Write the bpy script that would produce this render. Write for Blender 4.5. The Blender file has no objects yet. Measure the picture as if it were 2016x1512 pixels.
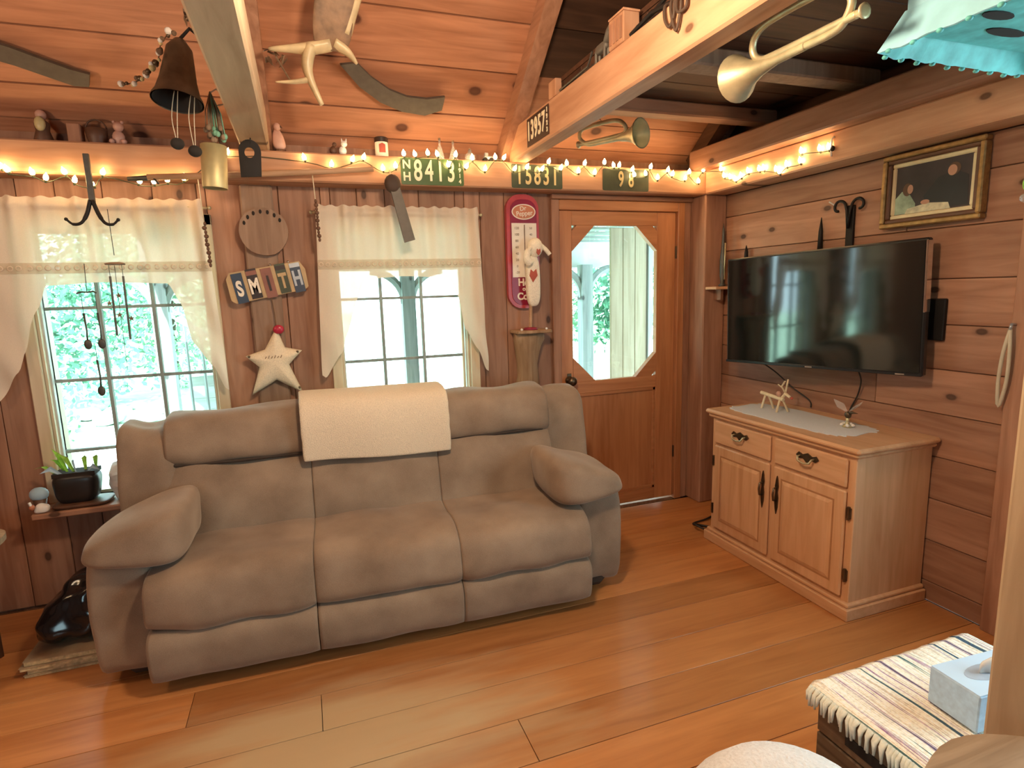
import bpy, bmesh, math, random
from mathutils import Vector, Matrix, noise
random.seed(7)
S = bpy.context.scene
COL = S.collection
R = math.radians

# ------------------------------------------------------------------ camera, world, sun, exposure
cam_d = bpy.data.cameras.new('camera')
cam = bpy.data.objects.new('camera', cam_d); COL.objects.link(cam)
cam_d.sensor_width = 36.0; cam_d.sensor_fit = 'HORIZONTAL'
cam_d.lens = 1141.53 / 2016 * 36.0
cam_d.clip_start = 0.02
yaw, pit, rol = R(19.4706), R(-9.1481), R(-1.7070)
fwd = Vector((math.sin(yaw)*math.cos(pit), math.cos(yaw)*math.cos(pit), math.sin(pit)))
rgt = Vector((math.cos(yaw), -math.sin(yaw), 0)); up = rgt.cross(fwd)
r2 = rgt*math.cos(rol) + up*math.sin(rol); u2 = -rgt*math.sin(rol) + up*math.cos(rol)
m = Matrix.Identity(4)
for i in range(3):
    m[i][0] = r2[i]; m[i][1] = u2[i]; m[i][2] = -fwd[i]
m.translation = Vector((0, 0, 1.5))
cam.matrix_world = m
S.camera = cam
S.view_settings.view_transform = 'Standard'; S.view_settings.look = 'None'
S.view_settings.gamma = 1.0; S.view_settings.use_curve_mapping = False
S.view_settings.exposure = 0.86

W = bpy.data.worlds.new('sky'); S.world = W; W.use_nodes = True
wn = W.node_tree.nodes; wl = W.node_tree.links
bg = wn['Background']; bg.inputs['Color'].default_value = (0.66, 0.90, 1.0, 1); bg.inputs['Strength'].default_value = 6.0

def light(name, kind, loc, rot=(0,0,0), power=10, color=(1,1,1), **kw):
    d = bpy.data.lights.new(name, kind); d.energy = power; d.color = color
    for k, v in kw.items(): setattr(d, k, v)
    o = bpy.data.objects.new(name, d); COL.objects.link(o); o.location = loc; o.rotation_euler = rot
    return o
sun = light('sun', 'SUN', (-3, 9, 12), (R(32), R(-12), 0), 16.0, (0.90, 0.98, 1.0), angle=R(1.0))
def portal(name, loc, rot, sx, sy):
    o = light(name, 'AREA', loc, rot, 1, shape='RECTANGLE', size=sx, size_y=sy)
    o.data.cycles.is_portal = True
    return o
portal('portal_window_1', (-0.835, 3.56, 1.19), (R(-90), 0, 0), 0.72, 1.32)
portal('portal_window_2', (0.545, 3.56, 1.19), (R(-90), 0, 0), 0.72, 1.32)
portal('portal_door', (1.93, 3.56, 1.4), (R(-90), 0, 0), 0.64, 1.0)
portal('portal_added_window_3', (2.84, 0.15, 1.35), (0, R(90), 0), 1.3, 1.5)
portal('portal_added_window_4', (-1.3, -2.72, 1.45), (R(90), 0, 0), 0.9, 1.2)

# ------------------------------------------------------------------ materials
MATS = {}
def newmat(name):
    mt = bpy.data.materials.new(name); mt.use_nodes = True
    nt = mt.node_tree; MATS[name] = mt
    return mt, nt, nt.nodes, nt.links, nt.nodes['Principled BSDF']
def setp(b, rough=0.5, metal=0.0, spec=0.5, **kw):
    b.inputs['Roughness'].default_value = rough; b.inputs['Metallic'].default_value = metal
    b.inputs['Specular IOR Level'].default_value = spec
    for k, v in kw.items(): b.inputs[k].default_value = v
def plain(name, c, rough=0.5, metal=0.0, spec=0.5, var=0.12, scale=14.0, bump=0.0, **kw):
    mt, nt, N, L, b = newmat(name); setp(b, rough, metal, spec, **kw)
    tc = N.new('ShaderNodeTexCoord'); nz = N.new('ShaderNodeTexNoise'); nz.inputs['Scale'].default_value = scale; nz.inputs['Detail'].default_value = 4
    L.new(tc.outputs['Object'], nz.inputs['Vector'])
    cr = N.new('ShaderNodeValToRGB'); L.new(nz.outputs['Fac'], cr.inputs['Fac'])
    cr.color_ramp.elements[0].position = 0.3; cr.color_ramp.elements[1].position = 0.7
    cr.color_ramp.elements[0].color = (*[v*(1-var) for v in c], 1); cr.color_ramp.elements[1].color = (*[min(1, v*(1+var)) for v in c], 1)
    L.new(cr.outputs['Color'], b.inputs['Base Color'])
    if bump:
        bp = N.new('ShaderNodeBump'); bp.inputs['Strength'].default_value = bump; bp.inputs['Distance'].default_value = 0.005
        L.new(nz.outputs['Fac'], bp.inputs['Height']); L.new(bp.outputs['Normal'], b.inputs['Normal'])
    return mt
def wood(name, c1, c2, axis='x', rough=0.5, spec=0.4, knots=True, vary=0.35, knotcol=None, coat=0.0, grain=1.0, bump=0.25, flat=None, ksize=0.5):
    mt, nt, N, L, b = newmat(name); setp(b, rough, 0, spec)
    if coat: b.inputs['Coat Weight'].default_value = coat; b.inputs['Coat Roughness'].default_value = 0.12
    tc = N.new('ShaderNodeTexCoord'); oi = N.new('ShaderNodeObjectInfo')
    off = N.new('ShaderNodeVectorMath'); off.operation = 'MULTIPLY_ADD'
    L.new(oi.outputs['Random'], off.inputs[0]); off.inputs[1].default_value = (37.0, 53.0, 71.0); L.new(tc.outputs['Object'], off.inputs[2])
    mp = N.new('ShaderNodeMapping'); L.new(off.outputs[0], mp.inputs['Vector'])
    sc = [1.0, 1.0, 1.0]; sc['xyz'.index(axis)] = 0.09; mp.inputs['Scale'].default_value = sc
    n1 = N.new('ShaderNodeTexNoise'); n1.inputs['Scale'].default_value = 26*grain; n1.inputs['Detail'].default_value = 7; n1.inputs['Distortion'].default_value = 0.7
    n2 = N.new('ShaderNodeTexNoise'); n2.inputs['Scale'].default_value = 6*grain; n2.inputs['Detail'].default_value = 3
    L.new(mp.outputs[0], n1.inputs['Vector']); L.new(mp.outputs[0], n2.inputs['Vector'])
    mx = N.new('ShaderNodeMath'); mx.operation = 'MULTIPLY_ADD'; L.new(n1.outputs['Fac'], mx.inputs[0]); mx.inputs[1].default_value = 0.55
    h = N.new('ShaderNodeMath'); h.operation = 'MULTIPLY'; L.new(n2.outputs['Fac'], h.inputs[0]); h.inputs[1].default_value = 0.5
    L.new(h.outputs[0], mx.inputs[2])
    cr = N.new('ShaderNodeValToRGB'); L.new(mx.outputs[0], cr.inputs['Fac'])
    cr.color_ramp.elements[0].position = 0.36; cr.color_ramp.elements[1].position = 0.68
    cr.color_ramp.elements[0].color = (*c1, 1); cr.color_ramp.elements[1].color = (*c2, 1)
    out = cr.outputs['Color']
    if knots:
        sx_ = N.new('ShaderNodeSeparateXYZ'); L.new(off.outputs[0], sx_.inputs[0]); cx_ = N.new('ShaderNodeCombineXYZ')
        ax2 = [q for q in 'xyz' if q not in (axis, flat or ('y' if axis != 'y' else 'x'))][0]
        L.new(sx_.outputs['xyz'.index(axis)], cx_.inputs[0]); L.new(sx_.outputs['xyz'.index(ax2)], cx_.inputs[1])
        mk = N.new('ShaderNodeMapping'); L.new(cx_.outputs[0], mk.inputs['Vector']); mk.inputs['Scale'].default_value = (1.5, 2.6, 1)
        vo = N.new('ShaderNodeTexVoronoi'); vo.voronoi_dimensions = '2D'; vo.inputs['Scale'].default_value = 1.0; L.new(mk.outputs[0], vo.inputs['Vector'])
        kr = N.new('ShaderNodeValToRGB'); L.new(vo.outputs['Distance'], kr.inputs['Fac'])
        e = kr.color_ramp.elements; e[0].position = 0.0; e[0].color = (0.85,)*3 + (1,); e[1].position = 0.13*ksize; e[1].color = (0,0,0,1)
        q = e.new(0.05*ksize); q.color = (0.9,)*3 + (1,); q = e.new(0.075*ksize); q.color = (0.25,)*3 + (1,)
        km = N.new('ShaderNodeMix'); km.data_type = 'RGBA'; L.new(kr.outputs['Color'], km.inputs['Factor'])
        L.new(out, km.inputs['A']); km.inputs['B'].default_value = (*(knotcol or [v*0.25 for v in c1]), 1)
        out = km.outputs['Result']
    hv = N.new('ShaderNodeHueSaturation'); L.new(out, hv.inputs['Color'])
    mr = N.new('ShaderNodeMapRange'); mr.inputs['To Min'].default_value = 1-vary; mr.inputs['To Max'].default_value = 1+vary*0.6
    L.new(oi.outputs['Random'], mr.inputs['Value']); L.new(mr.outputs[0], hv.inputs['Value'])
    L.new(hv.outputs['Color'], b.inputs['Base Color'])
    bp = N.new('ShaderNodeBump'); bp.inputs['Strength'].default_value = bump; bp.inputs['Distance'].default_value = 0.004
    L.new(n1.outputs['Fac'], bp.inputs['Height']); L.new(bp.outputs['Normal'], b.inputs['Normal'])
    return mt
def emit(name, c, s):
    mt, nt, N, L, b = newmat(name)
    b.inputs['Base Color'].default_value = (*c, 1); b.inputs['Emission Color'].default_value = (*c, 1); b.inputs['Emission Strength'].default_value = s
    return mt
def sheer(name, c, transp=0.15, transl=0.5, weave=300):
    mt, nt, N, L, b = newmat(name); N.remove(b)
    o = N['Material Output']; d = N.new('ShaderNodeBsdfDiffuse'); t = N.new('ShaderNodeBsdfTranslucent'); tr = N.new('ShaderNodeBsdfTransparent')
    tc = N.new('ShaderNodeTexCoord'); nz = N.new('ShaderNodeTexNoise'); nz.inputs['Scale'].default_value = weave; L.new(tc.outputs['Object'], nz.inputs['Vector'])
    cr = N.new('ShaderNodeValToRGB'); L.new(nz.outputs['Fac'], cr.inputs['Fac'])
    cr.color_ramp.elements[0].color = (*[v*0.85 for v in c], 1); cr.color_ramp.elements[1].color = (*c, 1)
    L.new(cr.outputs['Color'], d.inputs['Color']); L.new(cr.outputs['Color'], t.inputs['Color'])
    m1 = N.new('ShaderNodeMixShader'); m1.inputs[0].default_value = transl; L.new(d.outputs[0], m1.inputs[1]); L.new(t.outputs[0], m1.inputs[2])
    m2 = N.new('ShaderNodeMixShader'); m2.inputs[0].default_value = transp; L.new(m1.outputs[0], m2.inputs[1]); L.new(tr.outputs[0], m2.inputs[2])
    L.new(m2.outputs[0], o.inputs['Surface'])
    return mt
def pane_mat(name):
    mt, nt, N, L, b = newmat(name); N.remove(b)
    o = N['Material Output']; tr = N.new('ShaderNodeBsdfTransparent'); tr.inputs['Color'].default_value = (0.95, 0.99, 0.98, 1)
    g = N.new('ShaderNodeBsdfGlossy'); g.inputs['Roughness'].default_value = 0.02
    mxs = N.new('ShaderNodeMixShader'); mxs.inputs[0].default_value = 0.05
    L.new(tr.outputs[0], mxs.inputs[1]); L.new(g.outputs[0], mxs.inputs[2]); L.new(mxs.outputs[0], o.inputs['Surface'])
    return mt
RED1, RED2 = (0.24, 0.110, 0.063), (0.45, 0.240, 0.152)
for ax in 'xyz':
    wood('wall_wood_'+ax, RED1, RED2, ax, 0.55, 0.3, vary=0.22, flat={'x': 'y', 'y': 'x', 'z': 'y'}[ax], ksize=.55)
    wood('beam_wood_'+ax, (0.40, 0.19, 0.10), (0.62, 0.35, 0.21), ax, 0.6, 0.3, vary=0.12)
    wood('dark_wood_'+ax, (0.045, 0.02, 0.011), (0.11, 0.05, 0.028), ax, 0.65, 0.3, vary=0.25)  # dark timber; also carries the painted shade of the right roof bay
wood('roof_wood', (0.28, 0.115, 0.060), (0.53, 0.255, 0.148), 'x', 0.5, 0.35, vary=0.22, knotcol=(0.05, 0.014, 0.01), flat='z', ksize=.8)
wood('floor_wood', (0.42, 0.155, 0.045), (0.62, 0.27, 0.09), 'x', 0.36, 0.5, vary=0.26, coat=0.25, bump=0.08, knots=False)
# the finish is worn down to pale wood in front of the sofa, with a ragged edge
nt = MATS['floor_wood'].node_tree; N = nt.nodes; L = nt.links; b = N['Principled BSDF']; src = b.inputs['Base Color'].links[0].from_socket
tc = N.new('ShaderNodeTexCoord'); mp = N.new('ShaderNodeMapping'); mp.vector_type = 'TEXTURE'; mp.inputs['Location'].default_value = (0.0, 1.86, 0); mp.inputs['Rotation'].default_value = (0, 0, R(-4)); mp.inputs['Scale'].default_value = (0.92, 0.45, 1.0)
L.new(tc.outputs['Object'], mp.inputs['Vector']); ln = N.new('ShaderNodeVectorMath'); ln.operation = 'LENGTH'; L.new(mp.outputs[0], ln.inputs[0])
mp2 = N.new('ShaderNodeMapping'); mp2.inputs['Scale'].default_value = (1.2, 6, 1); L.new(tc.outputs['Object'], mp2.inputs['Vector'])
nz = N.new('ShaderNodeTexNoise'); nz.inputs['Scale'].default_value = 1.6; nz.inputs['Detail'].default_value = 6; L.new(mp2.outputs[0], nz.inputs['Vector'])
ad = N.new('ShaderNodeMath'); ad.operation = 'MULTIPLY_ADD'; L.new(nz.outputs['Fac'], ad.inputs[0]); ad.inputs[1].default_value = 1.1; L.new(ln.outputs['Value'], ad.inputs[2])
mr = N.new('ShaderNodeMapRange'); mr.inputs['From Min'].default_value = 0.85; mr.inputs['From Max'].default_value = 1.5; mr.inputs['To Min'].default_value = 0.85; mr.inputs['To Max'].default_value = 0.0; L.new(ad.outputs[0], mr.inputs['Value'])
mx = N.new('ShaderNodeMix'); mx.data_type = 'RGBA'; L.new(mr.outputs[0], mx.inputs['Factor']); L.new(src, mx.inputs['A']); mx.inputs['B'].default_value = (0.56, 0.43, 0.25, 1); L.new(mx.outputs['Result'], b.inputs['Base Color'])
wood('pale_beam', (0.42, 0.29, 0.18), (0.62, 0.46, 0.31), 'y', 0.65, 0.3, vary=0.1)
wood('door_wood_z', (0.38, 0.145, 0.055), (0.58, 0.26, 0.115), 'z', 0.4, 0.4, vary=0.10, knots=False)
wood('door_wood_x', (0.38, 0.145, 0.055), (0.58, 0.26, 0.115), 'x', 0.4, 0.4, vary=0.10, knots=False)
wood('pine', (0.56, 0.45, 0.30), (0.72, 0.60, 0.43), 'z', 0.45, 0.4, vary=0.1, knots=False)
wood('oak_y', (0.56, 0.30, 0.15), (0.74, 0.45, 0.26), 'y', 0.36, 0.45, vary=0.06, knots=False)
wood('oak_z', (0.56, 0.30, 0.15), (0.74, 0.45, 0.26), 'z', 0.36, 0.45, vary=0.06, knots=False)
wood('grey_wood', (0.20, 0.12, 0.08), (0.36, 0.24, 0.17), 'z', 0.75, 0.2, vary=0.1)
wood('log_wood', (0.22, 0.12, 0.06), (0.50, 0.33, 0.2), 'z', 0.7, 0.2, vary=0.1, knots=False, bump=0.7)
wood('post_wood', (0.36, 0.24, 0.14), (0.56, 0.41, 0.26), 'z', 0.6, 0.3, vary=0.05)
wood('crate_wood', (0.07, 0.045, 0.028), (0.27, 0.18, 0.11), 'y', 0.75, 0.2, vary=0.2, bump=0.6)
wood('slab_wood', (0.27, 0.19, 0.12), (0.50, 0.38, 0.26), 'x', 0.6, 0.3, vary=0.05, grain=1.8)
wood('outdoor_wood', (0.20, 0.23, 0.22), (0.36, 0.40, 0.38), 'z', 0.8, 0.2, vary=0.15)
wood('outdoor_pine', (0.30, 0.24, 0.15), (0.44, 0.38, 0.26), 'z', 0.8, 0.2, vary=0.1)
wood('porch_ceiling', (0.30, 0.33, 0.30), (0.46, 0.5, 0.46), 'x', 0.8, 0.2, vary=0.1, knots=False)
wood('siding', (0.30, 0.33, 0.31), (0.48, 0.52, 0.5), 'x', 0.8, 0.2, vary=0.15, knots=False)
wood('stick_wood', (0.62, 0.5, 0.3), (0.85, 0.75, 0.55), 'z', 0.6, 0.2, vary=0.05, knots=False)
wood('shaft_wood', (0.34, 0.19, 0.10), (0.52, 0.32, 0.19), 'x', 0.5, 0.3, vary=0.05, knots=False)
# sofa velvet: fine nap, blotchy where it has been brushed
mt, nt, N, L, b = newmat('taupe_velvet'); setp(b, 0.85, 0, 0.2); b.inputs['Sheen Weight'].default_value = 0.35; b.inputs['Sheen Roughness'].default_value = 0.4
b.inputs['Sheen Tint'].default_value = (1, 0.9, 0.78, 1)
tc = N.new('ShaderNodeTexCoord'); nz = N.new('ShaderNodeTexNoise'); nz.inputs['Scale'].default_value = 5.5; nz.inputs['Detail'].default_value = 3
n2 = N.new('ShaderNodeTexNoise'); n2.inputs['Scale'].default_value = 420; n2.inputs['Detail'].default_value = 2
L.new(tc.outputs['Object'], nz.inputs['Vector']); L.new(tc.outputs['Object'], n2.inputs['Vector'])
ad = N.new('ShaderNodeMath'); ad.operation = 'MULTIPLY_ADD'; L.new(n2.outputs['Fac'], ad.inputs[0]); ad.inputs[1].default_value = 0.45; L.new(nz.outputs['Fac'], ad.inputs[2])
cr = N.new('ShaderNodeValToRGB'); L.new(ad.outputs[0], cr.inputs['Fac']); cr.color_ramp.elements[0].position = 0.5; cr.color_ramp.elements[1].position = 0.95
cr.color_ramp.elements[0].color = (0.215, 0.150, 0.104, 1); cr.color_ramp.elements[1].color = (0.35, 0.258, 0.184, 1)
L.new(cr.outputs['Color'], b.inputs['Base Color'])
bp = N.new('ShaderNodeBump'); bp.inputs['Strength'].default_value = 0.35; bp.inputs['Distance'].default_value = 0.002; L.new(n2.outputs['Fac'], bp.inputs['Height']); L.new(bp.outputs['Normal'], b.inputs['Normal'])
plain('oak_groove', (0.42, 0.20, 0.09), 0.5)
plain('seam_dark', (0.045, 0.03, 0.022), 0.9)
plain('terry', (0.78, 0.66, 0.50), 0.95, spec=0.1, scale=260, var=0.12, bump=0.8)
plain('white_plush', (0.80, 0.80, 0.80), 0.95, spec=0.1, scale=120, var=0.08, bump=1.0)
sheer('curtain', (0.88, 0.75, 0.60), 0.07, 0.22)
sheer('lace', (0.80, 0.68, 0.52), 0.22, 0.35, 90)
sheer('doily', (0.82, 0.84, 0.88), 0.12, 0.1, 160)
pane_mat('glass')
plain('clear_glass', (0.9, 0.95, 0.92), 0.05, var=0.02, **{'Transmission Weight': 0.9})
plain('black_plastic', (0.012, 0.012, 0.013), 0.28)
plain('screen', (0.006, 0.010, 0.010), 0.07, spec=1.0, var=0.02)
plain('chrome', (0.8, 0.8, 0.8), 0.12, 1.0)
plain('black_iron', (0.02, 0.017, 0.016), 0.55, 0.6, bump=0.3)
plain('dark_steel', (0.10, 0.095, 0.085), 0.5, 0.7, bump=0.2, scale=30)
plain('grey_blade', (0.13, 0.115, 0.095), 0.6, 0.3, bump=0.2, scale=30)
plain('bronze', (0.14, 0.10, 0.065), 0.38, 0.9, var=0.3)
plain('brass', (0.52, 0.43, 0.22), 0.5, 0.45, var=0.25, scale=9)
plain('aged_brass', (0.55, 0.48, 0.30), 0.42, 0.6, var=0.3, scale=12)
plain('bell_metal', (0.14, 0.115, 0.08), 0.45, 0.8, var=0.3)
plain('antler_bone', (0.24, 0.145, 0.085), 0.5, var=0.35, scale=20, bump=0.4)
plain('antler_tip', (0.62, 0.50, 0.30), 0.35, var=0.2)
plain('plate_green', (0.055, 0.11, 0.028), 0.45, var=0.2)
plain('plate_olive', (0.05, 0.06, 0.03), 0.5, var=0.25)
plain('plate_black', (0.03, 0.014, 0.01), 0.45, var=0.2)
plain('digit_cream', (0.85, 0.78, 0.56), 0.5, var=0.05)
plain('digit_worn', (0.60, 0.48, 0.24), 0.5, var=0.12)
plain('white_enamel', (0.82, 0.74, 0.62), 0.4, var=0.05)
plain('maroon_enamel', (0.26, 0.012, 0.04), 0.3, var=0.1)
plain('rose_enamel', (0.48, 0.06, 0.07), 0.3, var=0.15)
plain('oval_red', (0.55, 0.20, 0.10), 0.35, var=0.1)
plain('muslin', (0.80, 0.68, 0.50), 0.95, spec=0.1, scale=200, bump=0.4)
plain('goose_cloth', (0.82, 0.74, 0.60), 0.95, spec=0.1, scale=150, bump=0.3)
plain('red_button', (0.42, 0.02, 0.05), 0.3)
plain('heart_red', (0.45, 0.10, 0.07), 0.9)
plain('thread_brown', (0.16, 0.09, 0.05), 0.9)
plain('blue_plate', (0.03, 0.045, 0.08), 0.4)
plain('silver_plate', (0.40, 0.42, 0.45), 0.35, 0.5)
plain('rust_plate', (0.26, 0.10, 0.07), 0.5)
plain('tan_plate', (0.50, 0.34, 0.17), 0.5)
plain('gilt', (0.33, 0.20, 0.075), 0.4, 0.5, var=0.3, scale=40)
plain('frame_brown', (0.12, 0.05, 0.025), 0.45)
plain('mat_cream', (0.74, 0.62, 0.38), 0.7)
plain('paint_dark', (0.045, 0.03, 0.03), 0.6, var=0.35, scale=8)
plain('paint_black', (0.02, 0.02, 0.022), 0.6)
plain('paint_green', (0.33, 0.42, 0.30), 0.6, var=0.3, scale=30)
plain('paint_skin', (0.55, 0.28, 0.18), 0.6)
plain('paint_brown', (0.12, 0.06, 0.03), 0.6)
plain('paint_cloth', (0.60, 0.55, 0.38), 0.6, var=0.25, scale=40)
plain('teal_paint', (0.13, 0.52, 0.50), 0.55, var=0.22, scale=22, bump=0.3)
plain('ice_blue', (0.33, 0.66, 0.80), 0.5, var=0.1)
plain('blue_trim', (0.17, 0.33, 0.42), 0.6)
plain('porcelain', (0.80, 0.78, 0.74), 0.25, var=0.1)
plain('pink_china', (0.62, 0.36, 0.28), 0.4, var=0.2)
plain('yellow_china', (0.62, 0.52, 0.26), 0.4, var=0.2)
plain('brown_china', (0.12, 0.055, 0.03), 0.5, var=0.3)
plain('pot_black', (0.015, 0.014, 0.014), 0.35)
plain('leaf_bright', (0.30, 0.62, 0.08), 0.5, var=0.3, scale=50, **{'Subsurface Weight': 0.0})
plain('leaf_green', (0.16, 0.36, 0.24), 0.6, var=0.5, scale=1.2)
plain('leaf_pale', (0.30, 0.52, 0.34), 0.6, var=0.5, scale=1.0)
plain('bark', (0.08, 0.06, 0.045), 0.9, bump=0.6)
plain('lawn', (0.40, 0.56, 0.40), 0.95, var=0.35, scale=1.6, bump=0.5)
plain('gravel', (0.72, 0.70, 0.66), 0.95, var=0.2, scale=4)
plain('rock', (0.36, 0.38, 0.40), 0.9, var=0.3, scale=3, bump=0.5)
plain('white_paint', (0.60, 0.62, 0.60), 0.6, var=0.08)
plain('bag_black', (0.010, 0.010, 0.012), 0.14, var=0.1)
plain('paper_edge', (0.62, 0.50, 0.28), 0.9, var=0.3, scale=60)
plain('paper_cover', (0.42, 0.32, 0.2), 0.7, var=0.2)
plain('tissue_box', (0.48, 0.68, 0.92), 0.6, var=0.12, scale=70)
plain('tissue_top', (0.60, 0.78, 0.98), 0.6, var=0.03)
plain('tissue_slot', (0.42, 0.50, 0.62), 0.7)
plain('fringe', (0.80, 0.80, 0.68), 0.95, scale=80)
plain('cord_black', (0.02, 0.018, 0.016), 0.5)
plain('wire_green', (0.05, 0.06, 0.03), 0.6)
plain('thread_pale', (0.55, 0.48, 0.36), 0.8)
plain('duck_blue', (0.40, 0.58, 0.72), 0.5)
plain('dried', (0.20, 0.13, 0.08), 0.9, var=0.4, scale=40)
plain('crystal', (0.92, 0.90, 0.88), 0.06, var=0.02, **{'Transmission Weight': 0.75})
plain('lampshade', (0.8, 0.7, 0.5), 0.8)
plain('near_black', (0.02, 0.015, 0.012), 0.9)
plain('outlet', (0.80, 0.78, 0.74), 0.4)
plain('leather', (0.06, 0.035, 0.022), 0.7)
emit('bulb_glow', (1.0, 0.66, 0.30), 30.0)
emit('lamp_glow', (1.0, 0.72, 0.42), 6.0)
# woven rag rug, stripes across the weave
mt, nt, N, L, b = newmat('rag_rug'); setp(b, 0.95, 0, 0.1)
tc = N.new('ShaderNodeTexCoord'); mp = N.new('ShaderNodeMapping'); mp.inputs['Scale'].default_value = (1.0, 0.02, 0.02); L.new(tc.outputs['Object'], mp.inputs['Vector'])
nz = N.new('ShaderNodeTexNoise'); nz.inputs['Scale'].default_value = 40; nz.inputs['Detail'].default_value = 3; L.new(mp.outputs[0], nz.inputs['Vector'])
cr = N.new('ShaderNodeValToRGB'); cr.color_ramp.interpolation = 'LINEAR'; L.new(nz.outputs['Fac'], cr.inputs['Fac'])
cols = [(0.33, (0.05, 0.07, 0.14)), (0.385, (0.08, 0.16, 0.16)), (0.41, (0.78, 0.76, 0.66)), (0.465, (0.84, 0.82, 0.72)), (0.485, (0.55, 0.46, 0.36)), (0.505, (0.86, 0.84, 0.74)), (0.555, (0.82, 0.79, 0.70)), (0.58, (0.24, 0.10, 0.24)), (0.605, (0.82, 0.79, 0.69)), (0.65, (0.12, 0.09, 0.16))]
el = cr.color_ramp.elements
el[0].position = cols[0][0]; el[0].color = (*cols[0][1], 1); el[1].position = cols[-1][0]; el[1].color = (*cols[-1][1], 1)
for p, c in cols[1:-1]:
    q = el.new(p); q.color = (*c, 1)
n3 = N.new('ShaderNodeTexNoise'); n3.inputs['Scale'].default_value = 130; L.new(tc.outputs['Object'], n3.inputs['Vector'])
mxr = N.new('ShaderNodeMix'); mxr.data_type = 'RGBA'; mxr.blend_type = 'MULTIPLY'; mxr.inputs['Factor'].default_value = 0.55; L.new(cr.outputs['Color'], mxr.inputs['A']); L.new(n3.outputs['Fac'], mxr.inputs['B'])
brc = N.new('ShaderNodeHueSaturation'); brc.inputs['Value'].default_value = 1.75; L.new(mxr.outputs['Result'], brc.inputs['Color'])
L.new(brc.outputs['Color'], b.inputs['Base Color'])
bp = N.new('ShaderNodeBump'); bp.inputs['Strength'].default_value = 0.9; bp.inputs['Distance'].default_value = 0.006; L.new(n3.outputs['Fac'], bp.inputs['Height']); L.new(bp.outputs['Normal'], b.inputs['Normal'])

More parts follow.
